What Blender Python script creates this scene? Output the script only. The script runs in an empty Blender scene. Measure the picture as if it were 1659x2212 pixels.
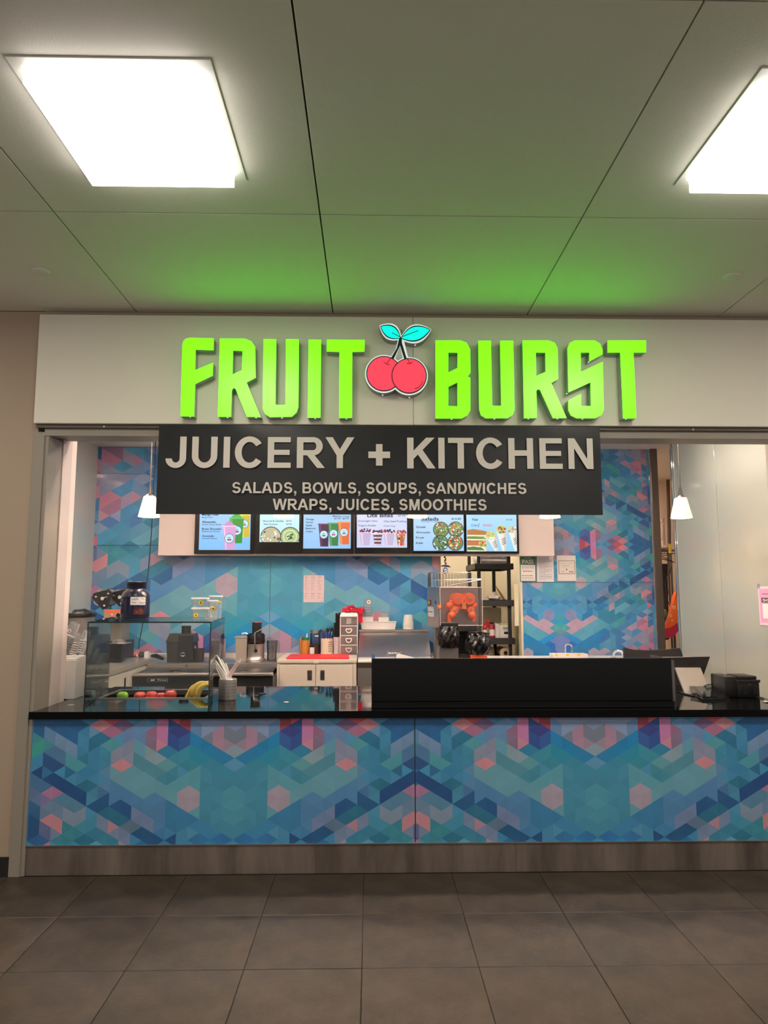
import bpy, bmesh, math, random
from mathutils import Vector, Matrix
C = bpy.context.scene.collection
R_ = random.Random(7)
PI = math.pi

# ------------------------------------------------------------------ camera
EYE = Vector((0.0, -4.2047, 1.6)); YAW = 0.02033; PITCH = 0.11612; FPX = 1500.0
cam = bpy.data.objects.new('camera', bpy.data.cameras.new('camera'))
C.objects.link(cam); bpy.context.scene.camera = cam
cam.data.sensor_fit = 'VERTICAL'; cam.data.sensor_height = 36.0
cam.data.lens = FPX / 2212 * 36.0
cam.data.clip_start = 0.05
cam.location = EYE; cam.rotation_euler = (PI / 2 + PITCH, 0, -YAW)

# ------------------------------------------------------------------ world, exposure
w = bpy.data.worlds.new('mall'); bpy.context.scene.world = w; w.use_nodes = True
w.node_tree.nodes['Background'].inputs[0].default_value = (1.0, 0.90, 0.80, 1)
w.node_tree.nodes['Background'].inputs[1].default_value = 0.50
vs = bpy.context.scene.view_settings
vs.view_transform = 'Standard'; vs.look = 'None'; vs.gamma = 1.0; vs.exposure = 0.0
vs.use_curve_mapping = False
bpy.context.scene.cycles.transparent_max_bounces = 48
MALL_LAMP = 28.0        # ceiling panels of the mall
SPOT_LAMP = 500.0       # recessed downlights inside the stall
SIGN_GLOW = 3.1

# ------------------------------------------------------------------ helpers
def survey(px, py, Y):
    """metres (x, z) of the thing seen at a photo point (1659x2212) that stands at depth Y"""
    cy, sy, cp, sp = math.cos(YAW), math.sin(YAW), math.cos(PITCH), math.sin(PITCH)
    f = Vector((sy * cp, cy * cp, sp)); r = Vector((cy, -sy, 0)); u = r.cross(f)
    v = f + r * ((px - 829.5) / FPX) - u * ((py - 1106.0) / FPX)
    p = EYE + v * ((Y - EYE.y) / v.y)
    return p.x, p.z

def rect(px0, py0, px1, py1, Y):
    mx, my = (px0 + px1) / 2, (py0 + py1) / 2
    return survey(px0, my, Y)[0], survey(px1, my, Y)[0], survey(mx, py1, Y)[1], survey(mx, py0, Y)[1]

def lin(c):
    if isinstance(c, str): c = tuple(int(c[i:i + 2], 16) for i in (0, 2, 4))
    return tuple((x / 255 / 12.92 if x <= 10.3 else ((x / 255 + .055) / 1.055) ** 2.4) for x in c[:3])

_mats = {}
def M(name, col=(200, 200, 200), rough=.5, metal=0.0, emit=0.0, ecol=None, noise=0.0, nscale=8.0, stretch=(1, 1, 1),
      bump=0.0, bscale=60.0, spec=.5, attr=False, trans=0.0, rand=0.0, coat=0.0):
    if name in _mats: return _mats[name]
    m = bpy.data.materials.new(name); m.use_nodes = True
    nt = m.node_tree; n = nt.nodes; p = n['Principled BSDF']; L = nt.links.new
    c = lin(col) + (1,)
    p.inputs['Base Color'].default_value = c
    p.inputs['Roughness'].default_value = rough; p.inputs['Metallic'].default_value = metal
    p.inputs['Specular IOR Level'].default_value = spec
    p.inputs['Transmission Weight'].default_value = trans
    p.inputs['Coat Weight'].default_value = coat; p.inputs['Coat Roughness'].default_value = .05
    src = None
    if attr:
        a = n.new('ShaderNodeVertexColor'); a.layer_name = 'print'; src = a.outputs[0]
    if noise or rand:
        tc = n.new('ShaderNodeTexCoord'); mp = n.new('ShaderNodeMapping'); mp.inputs['Scale'].default_value = stretch
        L(tc.outputs['Object'], mp.inputs[0])
        nz = n.new('ShaderNodeTexNoise'); nz.inputs['Scale'].default_value = nscale; nz.inputs['Detail'].default_value = 8
        nz.inputs['Roughness'].default_value = .65
        L(mp.outputs[0], nz.inputs[0])
        mr = n.new('ShaderNodeMapRange'); mr.inputs[1].default_value = .3; mr.inputs[2].default_value = .7
        mr.inputs[3].default_value = 1 - noise; mr.inputs[4].default_value = 1 + noise
        L(nz.outputs[0], mr.inputs[0]); fac = mr.outputs[0]
        if rand:
            oi = n.new('ShaderNodeObjectInfo'); m2 = n.new('ShaderNodeMapRange')
            m2.inputs[3].default_value = 1 - rand; m2.inputs[4].default_value = 1 + rand
            L(oi.outputs['Random'], m2.inputs[0]); mu = n.new('ShaderNodeMath'); mu.operation = 'MULTIPLY'
            L(fac, mu.inputs[0]); L(m2.outputs[0], mu.inputs[1]); fac = mu.outputs[0]
        mx = n.new('ShaderNodeVectorMath'); mx.operation = 'SCALE'
        if src: L(src, mx.inputs[0])
        else: mx.inputs[0].default_value = c[:3]
        L(fac, mx.inputs['Scale']); src = mx.outputs[0]
    if src: L(src, p.inputs['Base Color'])
    if bump:
        tc = n.new('ShaderNodeTexCoord'); nz = n.new('ShaderNodeTexNoise'); nz.inputs['Scale'].default_value = bscale
        nz.inputs['Detail'].default_value = 5
        mp = n.new('ShaderNodeMapping'); mp.inputs['Scale'].default_value = stretch
        L(tc.outputs['Object'], mp.inputs[0]); L(mp.outputs[0], nz.inputs[0])
        bp = n.new('ShaderNodeBump'); bp.inputs['Strength'].default_value = bump; bp.inputs['Distance'].default_value = .01
        L(nz.outputs[0], bp.inputs['Height']); L(bp.outputs[0], p.inputs['Normal'])
    if emit:
        if attr:
            L(src, p.inputs['Emission Color'])
            p.inputs['Base Color'].default_value = (0, 0, 0, 1)
            for l in list(p.inputs['Base Color'].links): nt.links.remove(l)
        else: p.inputs['Emission Color'].default_value = lin(ecol or col) + (1,)
        p.inputs['Emission Strength'].default_value = emit
    _mats[name] = m
    return m

def thin_glass(name, tint, refl=1.0, rough=.02, body=0.0, bodycol=(255, 255, 255)):
    """clear sheet: lets light through with a tint, reflects by Fresnel, may carry a little milkiness"""
    if name in _mats: return _mats[name]
    m = bpy.data.materials.new(name); m.use_nodes = True; nt = m.node_tree; n = nt.nodes; L = nt.links.new
    n.clear(); out = n.new('ShaderNodeOutputMaterial')
    tr = n.new('ShaderNodeBsdfTransparent'); tr.inputs[0].default_value = lin(tint) + (1,)
    gl = n.new('ShaderNodeBsdfGlossy'); gl.inputs['Roughness'].default_value = rough
    fr = n.new('ShaderNodeFresnel'); fr.inputs[0].default_value = 1.45
    mu = n.new('ShaderNodeMath'); mu.operation = 'MULTIPLY'; mu.inputs[1].default_value = refl; L(fr.outputs[0], mu.inputs[0])
    base = tr.outputs[0]
    if body:
        d0 = n.new('ShaderNodeBsdfDiffuse'); d0.inputs[0].default_value = lin(bodycol) + (1,)
        d1 = n.new('ShaderNodeBsdfTranslucent'); d1.inputs[0].default_value = lin(bodycol) + (1,)
        df = n.new('ShaderNodeMixShader'); L(d0.outputs[0], df.inputs[1]); L(d1.outputs[0], df.inputs[2])
        m0 = n.new('ShaderNodeMixShader'); m0.inputs[0].default_value = body
        L(tr.outputs[0], m0.inputs[1]); L(df.outputs[0], m0.inputs[2]); base = m0.outputs[0]
    mx = n.new('ShaderNodeMixShader'); L(mu.outputs[0], mx.inputs[0]); L(base, mx.inputs[1]); L(gl.outputs[0], mx.inputs[2])
    L(mx.outputs[0], out.inputs[0]); _mats[name] = m
    return m

class B:
    def __init__(s): s.m = bmesh.new()
    def box(s, x0, x1, y0, y1, z0, z1, bev=0.0, seg=2):
        r = bmesh.ops.create_cube(s.m, size=1)['verts']
        for v in r:
            v.co = Vector(((x0 + x1) / 2 + v.co.x * (x1 - x0), (y0 + y1) / 2 + v.co.y * (y1 - y0), (z0 + z1) / 2 + v.co.z * (z1 - z0)))
        if bev:
            es = list({e for v in r for e in v.link_edges})
            bmesh.ops.bevel(s.m, geom=es, offset=bev, segments=seg, affect='EDGES', profile=.5)
        return s
    def hull8(s, pts):
        v = [s.m.verts.new(p) for p in pts]
        for f in ((0, 3, 2, 1), (4, 5, 6, 7), (0, 1, 5, 4), (1, 2, 6, 5), (2, 3, 7, 6), (3, 0, 4, 7)):
            s.m.faces.new([v[i] for i in f])
        return s
    def ring(s, c, a, b, r, n):
        return [s.m.verts.new(c + a * (r * math.cos(2 * PI * i / n)) + b * (r * math.sin(2 * PI * i / n))) for i in range(n)]
    def tube(s, pts, r, n=8, cap=True):
        pts = [Vector(p) for p in pts]; rs = r if isinstance(r, (list, tuple)) else [r] * len(pts)
        rings = []; a = None
        for i, p in enumerate(pts):
            d = (pts[min(i + 1, len(pts) - 1)] - pts[max(i - 1, 0)]).normalized()
            if a is None:
                a = d.cross(Vector((0, 0, 1)))
                if a.length < .05: a = d.cross(Vector((1, 0, 0)))
            a = (a - d * a.dot(d)).normalized(); b = d.cross(a)
            rings.append(s.ring(p, a, b, rs[i], n))
        for q, t in zip(rings, rings[1:]):
            for i in range(n): s.m.faces.new((q[i], q[(i + 1) % n], t[(i + 1) % n], t[i]))
        if cap: s.m.faces.new(rings[0][::-1]); s.m.faces.new(rings[-1])
        return s
    def cyl(s, p, q, r0, r1=None, n=24, cap=True): return s.tube([p, q], [r0, r0 if r1 is None else r1], n, cap)
    def lathe(s, x, y, prof, n=28, wob=None):
        rings = []
        for k, (r, z) in enumerate(prof):
            q = []
            for i in range(n):
                a = 2 * PI * i / n; rr = r * (1 + (wob(a, z) if wob else 0))
                q.append(s.m.verts.new((x + rr * math.cos(a), y + rr * math.sin(a), z)))
            rings.append(q)
        for q, t in zip(rings, rings[1:]):
            for i in range(n): s.m.faces.new((q[i], q[(i + 1) % n], t[(i + 1) % n], t[i]))
        if prof[0][0] > 1e-4: s.m.faces.new(rings[0][::-1])
        if prof[-1][0] > 1e-4: s.m.faces.new(rings[-1])
        bmesh.ops.remove_doubles(s.m, verts=[v for q in (rings[0], rings[-1]) for v in q], dist=1e-5)
        return s
    def sph(s, c, r, nu=20, nv=12, f=None):
        if not isinstance(r, (tuple, list)): r = (r, r, r)
        q = bmesh.ops.create_uvsphere(s.m, u_segments=nu, v_segments=nv, radius=1)['verts']
        for v in q:
            k = f(v.co) if f else 1
            v.co = Vector((c[0] + v.co.x * r[0] * k, c[1] + v.co.y * r[1] * k, c[2] + v.co.z * r[2] * k))
        return s
    def prism(s, outer, y0, y1, holes=(), axis='y'):
        """2D outline extruded: axis y -> points are (x, z); axis x -> (y, z); axis z -> (x, y)"""
        P = {'y': lambda a, b, t: (a, t, b), 'x': lambda a, b, t: (t, a, b), 'z': lambda a, b, t: (a, b, t)}[axis]
        es = []
        for lp in [outer] + list(holes):
            vs_ = [s.m.verts.new(P(a, b, y0)) for a, b in lp]
            for i in range(len(vs_)): es.append(s.m.edges.new((vs_[i], vs_[(i + 1) % len(vs_)])))
        g = bmesh.ops.triangle_fill(s.m, edges=es, use_beauty=True)['geom']
        fs = [x for x in g if isinstance(x, bmesh.types.BMFace)]
        ex = bmesh.ops.extrude_face_region(s.m, geom=fs)['geom']
        d = Vector(P(0, 0, y1)) - Vector(P(0, 0, y0))
        bmesh.ops.translate(s.m, verts=[v for v in ex if isinstance(v, bmesh.types.BMVert)], vec=d)
        return s
    def quad(s, *p): s.m.faces.new([s.m.verts.new(q) for q in p]); return s
    def mesh(s, name, shift=Vector((0, 0, 0)), smooth=False, keep=False):
        if not keep: bmesh.ops.recalc_face_normals(s.m, faces=s.m.faces)
        if shift.length: bmesh.ops.translate(s.m, verts=s.m.verts, vec=-shift)
        me = bpy.data.meshes.new(name); s.m.to_mesh(me); s.m.free()
        if smooth:
            me.polygons.foreach_set('use_smooth', [True] * len(me.polygons)); me.set_sharp_from_angle(angle=math.radians(smooth if smooth > 1 else 42))
        return me

_org = {}
def thing(name, label, cat, loc, group=None):
    o = bpy.data.objects.new(name, None); C.objects.link(o); o.location = loc; o.empty_display_size = .05
    o['label'] = label; o['category'] = cat
    if group: o['group'] = group
    _org[o.name] = Vector(loc)
    return o
def link(name, me, mat, parent=None, loc=None):
    if mat: me.materials.append(mat)
    o = bpy.data.objects.new(name, me); C.objects.link(o)
    if parent: o.parent = parent; _org[o.name] = _org[parent.name]
    if loc is not None: o.location = loc; _org[o.name] = Vector(loc)
    return o
def obj(name, b, mat, parent, smooth=False, label=None, kind=None):
    o = link(name, b.mesh(name, _org[parent.name], smooth), mat, parent)
    if label: o['label'] = label
    if kind: o['kind'] = kind
    return o
def single(name, b, mat, label=None, cat=None, group=None, smooth=False, kind=None):
    bb = [v.co for v in b.m.verts]
    lo = Vector([min(c[i] for c in bb) for i in range(3)]); hi = Vector([max(c[i] for c in bb) for i in range(3)])
    loc = Vector(((lo.x + hi.x) / 2, (lo.y + hi.y) / 2, lo.z))
    o = link(name, b.mesh(name, loc, smooth), mat, None, loc)
    if label: o['label'] = label
    if cat: o['category'] = cat
    if group: o['group'] = group
    if kind: o['kind'] = kind
    return o
def struct(name, b, mat, smooth=False): return single(name, b, mat, kind='structure', smooth=smooth)
def dup(root, d, label=None):
    r = root.copy(); C.objects.link(r); r.location = root.location + Vector(d); _org[r.name] = r.location.copy()
    if label: r['label'] = label
    for ch in list(root.children):
        c = ch.copy(); C.objects.link(c); c.parent = r
        for g in list(ch.children):
            e = g.copy(); C.objects.link(e); e.parent = c
    return r

class Print:
    """flat print: coloured shapes on a plane, one mesh with a colour attribute"""
    def __init__(s, o, u=(1, 0, 0), v=(0, 0, 1), step=.0003):
        s.o = Vector(o); s.u = Vector(u); s.v = Vector(v); s.nrm = s.u.cross(s.v); s.step = step; s.k = 0; s.f = []
    def poly(s, pts, col, lift=True):
        if lift: s.k += 1
        s.f.append(([s.o + s.u * a + s.v * b + s.nrm * (s.k * s.step) for a, b in pts], col)); return s
    def rect(s, a0, a1, b0, b1, col, lift=True): return s.poly([(a0, b0), (a1, b0), (a1, b1), (a0, b1)], col, lift)
    def disc(s, a, b, r, col, n=24, ry=None, lift=True, a0=0, a1=2 * PI):
        return s.poly([(a + r * math.cos(a0 + (a1 - a0) * i / n), b + (ry or r) * math.sin(a0 + (a1 - a0) * i / n)) for i in range(n + (1 if a1 - a0 < 6.2 else 0))], col, lift)
    def build(s, name, mat, parent, label=None):
        me = bpy.data.meshes.new(name); vs_, fs = [], []
        sh = _org[parent.name]
        for pts, _c in s.f:
            fs.append(list(range(len(vs_), len(vs_) + len(pts)))); vs_ += [p - sh for p in pts]
        me.from_pydata(vs_, [], fs)
        at = me.color_attributes.new('print', 'FLOAT_COLOR', 'CORNER'); buf = []
        for (pts, c) in s.f: buf += (list(lin(c)) + [1.0]) * len(pts)
        at.data.foreach_set('color', buf)
        o = link(name, me, mat, parent)
        if label: o['label'] = label
        return o

def lettering(body, x0, x1, z0, z1, mat, parent, y=None, o=None, u=(1, 0, 0), v=(0, 0, 1), bold=.0, depth=.0006, name='lettering', fit='xz'):
    """flat printed words scaled into a rectangle of the plane (o, u, v); y: plane facing the street at that depth"""
    cu = bpy.data.curves.new('words', 'FONT'); cu.body = body; cu.size = 1; cu.offset = bold; cu.resolution_u = 4; cu.fill_mode = 'FRONT'
    t = bpy.data.objects.new('words', cu); C.objects.link(t)
    dg = bpy.context.evaluated_depsgraph_get()
    me = bpy.data.meshes.new_from_object(t.evaluated_get(dg)); bpy.data.objects.remove(t); bpy.data.curves.remove(cu)
    xs = [q.co.x for q in me.vertices]; ys = [q.co.y for q in me.vertices]
    a, b, c, d = min(xs), max(xs), min(ys), max(ys)
    O = Vector(o) if o is not None else Vector((0, y, 0)); U = Vector(u); V = Vector(v); N = U.cross(V); sh = _org[parent.name]
    sx = (x1 - x0) / (b - a); sz = (z1 - z0) / (d - c)
    if fit == 'z': sx = sz; x1 = x0 + (b - a) * sx
    for q in me.vertices:
        q.co = O + U * (x0 + (q.co.x - a) * sx) + V * (z0 + (q.co.y - c) * sz) + N * depth - sh
    me.name = name
    return link(name, me, mat, parent)

# bold sans capitals for the banner: strokes on a unit cap height
def _band(cx, cy, rx, ry, ix, iy, a0, a1, n=22):
    A = [math.radians(a0 + (a1 - a0) * i / n) for i in range(n + 1)]
    o = [(cx + rx * math.cos(a), cy + ry * math.sin(a)) for a in A]; q = [(cx + ix * math.cos(a), cy + iy * math.sin(a)) for a in A]
    return [[o[i], o[i + 1], q[i + 1], q[i]] for i in range(n)]
def _r(x0, x1, y0, y1): return [[(x0, y0), (x1, y0), (x1, y1), (x0, y1)]]
_st = _r(.10, .305, 0, 1)
CAPS = {
 'I': (.388, _r(.092, .296, 0, 1)), ' ': (.388, []),
 'J': (.777, _r(.49, .695, .29, 1) + _band(.37, .29, .325, .305, .12, .13, 180, 360)),
 'U': (1.008, _r(.10, .305, .38, 1) + _r(.70, .905, .38, 1) + _band(.5025, .38, .4025, .395, .1975, .215, 180, 360)),
 'C': (1.008, _band(.53, .5, .465, .515, .25, .335, 35, 325, 30)),
 'E': (.93, _st + _r(.30, .84, 0, .17) + _r(.30, .80, .42, .585) + _r(.30, .83, .83, 1)),
 'R': (1.008, _st + _r(.30, .62, .83, 1) + _r(.30, .62, .41, .575) + _band(.62, .705, .305, .295, .10, .13, -90, 90) + [[(.42, .42), (.66, .42), (1.0, 0), (.755, 0)]]),
 'Y': (.93, [[(0, 1), (.235, 1), (.465, .61), (.465, .41), (.365, .41)], [(.93, 1), (.565, .41), (.465, .41), (.465, .61), (.695, 1)]] + _r(.3625, .5675, 0, .43)),
 '+': (.816, _r(.06, .756, .33, .54) + _r(.303, .513, .085, .785)),
 'K': (1.008, _st + [[(.30, .30), (.71, 1), (.985, 1), (.30, .30)][:3] + [(.985, 1)], [(.30, .30), (.30, .57), (.71, 1), (.985, 1)], [(.41, .50), (.55, .665), (1.01, 0), (.75, 0)]]),
 'T': (.853, _r(.02, .833, .83, 1) + _r(.324, .529, 0, .84)), 'H': (1.008, _st + _r(.70, .905, 0, 1) + _r(.30, .71, .42, .6)),
 'N': (1.008, _r(.10, .295, 0, 1) + _r(.71, .905, 0, 1) + [[(.10, 1), (.31, 1), (.905, 0), (.695, 0)]]),
 'S': (.93, _band(.46, .715, .365, .30, .165, .13, 12, 270) + _band(.475, .295, .39, .31, .185, .13, 90, -168)),
 'A': (1.008, [[(0, 0), (.39, 1), (.505, 1), (.505, .765), (.22, 0)], [(1.01, 0), (.785, 0), (.505, .765), (.505, 1), (.62, 1)]] + _r(.25, .76, .225, .39)),
 'L': (.853, _st + _r(.30, .80, 0, .17)), 'D': (1.008, _st + _r(.30, .50, .83, 1) + _r(.30, .50, 0, .17) + _band(.50, .5, .43, .5, .22, .33, -90, 90)),
 'B': (1.008, _st + _r(.30, .60, .83, 1) + _r(.30, .60, .425, .585) + _r(.30, .62, 0, .17) + _band(.60, .71, .275, .29, .085, .125, -90, 90) + _band(.62, .2925, .31, .2925, .11, .1225, -90, 90)),
 'O': (1.087, _band(.543, .5, .49, .515, .275, .335, 0, 360, 36)),
 'W': (1.318, [[(0, 1), (.215, 1), (.37, .32), (.475, 0), (.255, 0)], [(.365, .34), (.55, 1), (.66, 1), (.66, .70), (.475, 0)], [(.66, 1), (.79, 1), (.955, .34), (.845, 0), (.66, .70)], [(.955, .32), (1.11, 1), (1.325, 1), (1.07, 0), (.845, 0)]]),
 'P': (.93, _st + _r(.30, .56, .83, 1) + _r(.30, .56, .36, .53) + _band(.56, .68, .31, .32, .10, .15, -90, 90)),
 'M': (1.163, _r(.10, .29, 0, 1) + _r(.875, 1.065, 0, 1) + [[(.10, 1), (.38, 1), (.675, 0), (.49, 0)], [(.785, 1), (1.065, 1), (.675, 0), (.49, 0)]]),
 ',': (.388, _r(.10, .305, 0, .20) + [[(.20, 0), (.305, 0), (.295, -.10), (.19, -.23), (.105, -.19), (.19, -.10)]]),
}
def capitals(body, x0, x1, zb, zt, y, mat, parent):
    """words in bold capitals: x0..x1 ink width, zb baseline, zt cap height"""
    pts_, fs, x = [], [], 0.0; sh = _org[parent.name]
    for ch_ in body:
        wd, polys = CAPS[ch_]
        pts_.append([[(a + x, b) for a, b in p] for p in polys]); x += wd
    ax = [q[0] for L_ in pts_ for p in L_ for q in p]; a, b = min(ax), max(ax); k = (x1 - x0) / (b - a)
    for L_ in pts_:
        vs_, fs = [], []
        for n_, p in enumerate(L_):
            fs.append(list(range(len(vs_), len(vs_) + len(p)))); vs_ += [Vector((x0 + (q[0] - a) * k, y - .00012 * (n_ % 9), zb + q[1] * (zt - zb))) - sh for q in p]
        if not vs_: continue
        me = bpy.data.meshes.new('letter'); me.from_pydata(vs_, [], fs); link('letter', me, mat, parent)

# ------------------------------------------------------------------ the printed triangle artwork (lattice: column, half row; mirror about column 0)
ART = """-5 19,4 18,2 22,0 26,-2 22: 35 145 200
-2 20,0 18,2 20,1 21,0 22,-2 22: 40 130 200
0 18,2 20,5 19,4 22,2 24,0 22: 60 150 205
2 20,3 21,3 23,2 24,1 23,1 21: 130 140 190
0 22,1 23,0 26: 35 160 180
1 25,3 23,4 24,6 22,7 23,2 28: 190 160 180
0 26,1 25,1 27: 80 180 150
0 26,1 27,0 28: 95 150 160
5 19,6 20,8 18,9 19,7 21,6 20,6 22,4 24,4 22,5 21: 15 115 180
2 28,7 23,9 25,4 30: 85 165 195
1 29,2 28,4 30,2 32: 20 140 215
0 28,2 30,0 34: 110 130 200
0 34,2 30,3 31,2 36: 0 105 195
2 32,8 26,9 27,9 29,5 35,2 36: 0 125 190
7 21,10 20,12 22,9 25,7 23: 30 130 170
9 19,12 16,12 18,9 21: 190 160 178
9 25,15 19,15 21,10 26: 70 160 175
10 26,15 21,17 23,15 27,11 31: 65 140 190
7 29,9 27,9 29,7 31: 50 110 180
9 27,10 26,11 27,10 28: 45 120 175
15 29,17 27,17 33,13 31: 185 122 157
15 27,16 26,17 27,16 28: 55 110 170
5 33,8 32,9 33,8 34,8 36,5 37: 180 170 192
8 34,9 33,12 34,11 37,8 36: 120 150 200
10 28,11 27,12 30,12 32,11 33,10 32: 60 125 190
15 17,11 21,10 22,10 20,11 19,15 15: 95 170 200
14 16,11 19,10 20,10 18,13 15: 35 150 175
17 35,16 34,16 32,17 33: 40 105 150
16 34,14 32,15 31,16 32: 190 125 160
16 34,15 35,14 34,14 32: 140 102 130
14 34,13 33,12 32,13 31,14 32: 160 155 185
14 34,12 34,13 33: 45 115 145
12 34,11 31,12 32: 70 125 165
13 33,12 32,13 31: 192 132 166
17 33,16 32,16 30,17 31: 190 125 155
17 31,16 30,17 29: 145 120 160
16 32,13 29,16 26,16 30: 150 155 187
15 31,14 32,13 31,14 30: 75 150 195
13 31,12 32,11 31,12 30,13 29,14 30: 125 160 205
14 30,12 30,13 29: 85 145 190
13 29,12 30,11 27: 145 168 207
15 27,13 29,13 27,14 26: 75 150 205
13 29,11 27,12 26,13 27: 115 155 205
17 27,16 28,16 26,17 25: 200 145 166
17 29,16 30,16 28,17 27: 160 130 162
16 26,15 27,14 26,16 24: 215 140 170
16 24,14 26,14 24,15 23: 180 125 160
14 26,13 27,12 26,14 24: 172 156 195
13 27,12 26,13 25: 202 146 176
17 25,16 26,16 24,17 23: 60 125 180
17 23,16 24,16 22: 85 150 200
17 23,16 22,17 21: 50 115 175
16 24,15 23,16 22: 205 155 166
15 23,14 24,14 22: 150 165 210
16 22,15 23,14 22,15 21: 75 125 190
17 21,16 22,15 21,16 20: 138 166 200
14 24,13 25,12 24,13 23,13 21,14 22: 60 145 200
13 23,12 24,12 22,13 21: 60 125 200
17 19,16 20,16 18,17 17: 205 120 145
16 20,14 22,13 21,15 19,16 18: 70 155 200
18 0,14 0,13 1,14 2,14 4,17 1,17 3,18 2: 21 95 153
15 1,14 2,14 4,15 3: 16 98 162
14 2,13 1,13 5,14 6,14 4: 60 143 187
17 1,14 4,14 6,17 3: 98 143 187
16 2,14 4,14 6,16 4: 120 153 193
18 2,17 3,16 4,17 5,18 6: 57 149 155
18 4,17 3,17 5,18 6: 54 162 145
17 5,16 4,15 5,15 7: 77 124 170
17 5,15 7,16 8,17 7: 29 77 135
18 8,17 7,17 9: 14 64 127
17 7,16 8,17 9: 42 117 168
16 8,15 7,15 9: 60 153 199
15 7,14 8,15 9: 35 111 155
15 5,13 7,14 8,15 7: 77 162 180
14 6,13 5,13 7: 42 130 162
13 5,12 4,12 8,13 7: 54 140 183
13 3,12 2,11 3,12 4,13 5: 29 117 155
12 4,11 3,10 4,11 5: 82 162 177
12 4,11 5,11 7,12 6: 60 145 178
16 8,13 11,13 13,17 9: 7 69 135
14 10,13 9,12 10,13 11: 31 117 149
13 11,12 10,12 12,13 13: 67 145 183
12 10,11 11,12 12: 67 117 168
13 13,12 12,11 11,11 13,12 14: 21 90 145
12 8,11 9,9 11,9 13,10 12,11 13,11 9: 79 136 189
12 8,11 7,11 9: 102 153 193
12 10,11 9,11 11: 98 149 196
11 5,9 3,9 7,10 8,11 7: 145 151 178
11 7,10 6,9 7,10 8: 221 145 155
11 7,10 8,9 7,9 9,10 10,11 9: 117 170 189
17 11,16 10,15 11,16 12,17 13: 183 124 163
17 11,16 12,17 13: 135 120 170
18 8,16 10,17 11,18 10: 67 117 164
18 10,17 11,17 13,18 12: 100 125 170
15 11,13 13,14 14,15 13,16 12: 87 139 173
17 13,16 12,15 13,15 15,16 14,17 15: 112 139 173
15 13,14 14,13 13,13 15,14 16,15 15: 135 153 178
17 15,16 14,15 15,15 17,16 16: 216 145 155
18 12,17 13,17 15,18 14: 42 100 151
18 14,17 15,17 17,18 18: 19 79 132
17 15,16 16,16 18,17 17: 102 112 160
16 16,15 17,16 18: 126 139 172
18 18,17 17,16 18,17 19: 35 98 158
15 15,14 16,13 17,14 18,15 19,16 18,15 17: 54 145 165
14 16,12 14,12 16,13 17: 64 151 185
14 18,13 17,12 18,13 19: 29 117 151
12 14,9 17,9 19,12 16: 126 145 183
11 15,10 16,11 17: 196 145 158
12 14,11 13,9 15,10 16: 29 117 151
11 13,10 12,9 13,9 15,10 14: 14 86 145
13 17,12 16,10 18,11 19,12 18: 54 139 173
11 19,10 18,9 19: 9 79 139
13 1,12 0,10 2,11 3: 212 139 151
12 2,11 1,10 2,11 3: 183 112 145
12 0,10 0,11 1: 216 87 105
11 1,10 0,9 1,10 2: 126 95 139
13 1,12 2,13 3: 107 151 196
10 2,9 1,9 3,10 4: 112 145 196
9 1,8 0,7 1,8 2,8 4,9 3: 107 151 202
8 2,7 1,7 3: 155 100 132
8 2,7 3,7 5,8 4: 145 115 145
7 -1,6 0,6 4,7 5: 212 130 183
7 3,6 4,7 5: 221 145 170
6 0,4 2,4 4,5 5,6 4: 42 79 158
6 2,5 1,4 2,5 3: 52 54 139
4 2,4 4,5 5,5 3: 48 92 170
5 -1,4 0,4 2,5 1: 168 57 69
6 0,5 -1,5 1: 216 87 107
4 0,0 0,0 2,1 1,2 2,3 3,4 2: 139 158 196
4 0,3 1,3 3,4 2: 107 145 196
3 3,2 2,2 4: 126 139 164
2 2,1 1,1 5,2 4: 183 139 164
1 1,0 2,0 4,1 3: 126 132 151
1 3,0 4,1 5: 164 139 158
1 5,0 4,0 6: 148 168 185
4 2,0 6,1 7,4 4: 0 136 196
2 4,0 6,1 7,2 6: 29 139 196
4 4,3 5,2 6,3 7,4 6: 31 151 183
7 5,6 4,5 5,6 6: 42 139 183
6 6,4 4,4 6,3 7,4 8,5 7: 54 151 177
9 3,8 4,6 6,7 7,8 6,9 5: 101 164 189
8 4,6 6,7 7,8 6: 145 170 183
6 6,5 7,6 8,7 7: 101 170 183
9 5,8 6,7 7,6 8,7 9,9 7: 82 151 170
7 9,5 7,5 9,6 10: 60 145 170
9 7,7 9,5 11,5 13,7 11,8 12,10 10,10 8: 107 170 189
5 11,4 10,3 11,3 13,4 14,5 13: 180 165 183
6 10,5 9,3 7,3 11,4 10,5 11: 95 170 189
3 7,2 6,0 8,1 9: 57 151 183
1 7,0 6,0 8: 95 158 202
3 7,1 9,0 8,0 18,1 17,3 15: 67 151 183
1 11,0 10,0 16,1 15: 77 164 189
9 11,8 12,7 11,6 12,6 16,7 17,7 15,9 13: 82 139 191
6 12,3 15,4 16,5 17,6 16: 52 132 183
4 14,3 13,3 15: 107 177 196
9 13,7 15,7 17,9 15: 120 139 183
9 17,8 16,6 18,7 19: 9 86 139
6 18,5 17,5 19: 14 79 139
7 17,6 16,5 17,6 18: 67 139 196
10 16,9 15,8 16,9 17: 101 126 158
4 18,3 17,2 18,3 19: 48 126 189
2 18,1 17,0 18,1 19: 35 120 189
4 16,3 15,1 17,2 18: 60 145 196"""
_art = []
for q in ART.strip().split('\n'):
    vsx, c = q.split(':'); _art.append(([tuple(map(int, p.split())) for p in vsx.split(',')], lin(tuple(map(int, c.split())))))
_art = [(p, c, min(a for a, _ in p), max(a for a, _ in p), min(b for _, b in p), max(b for _, b in p)) for p, c in _art]
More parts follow.
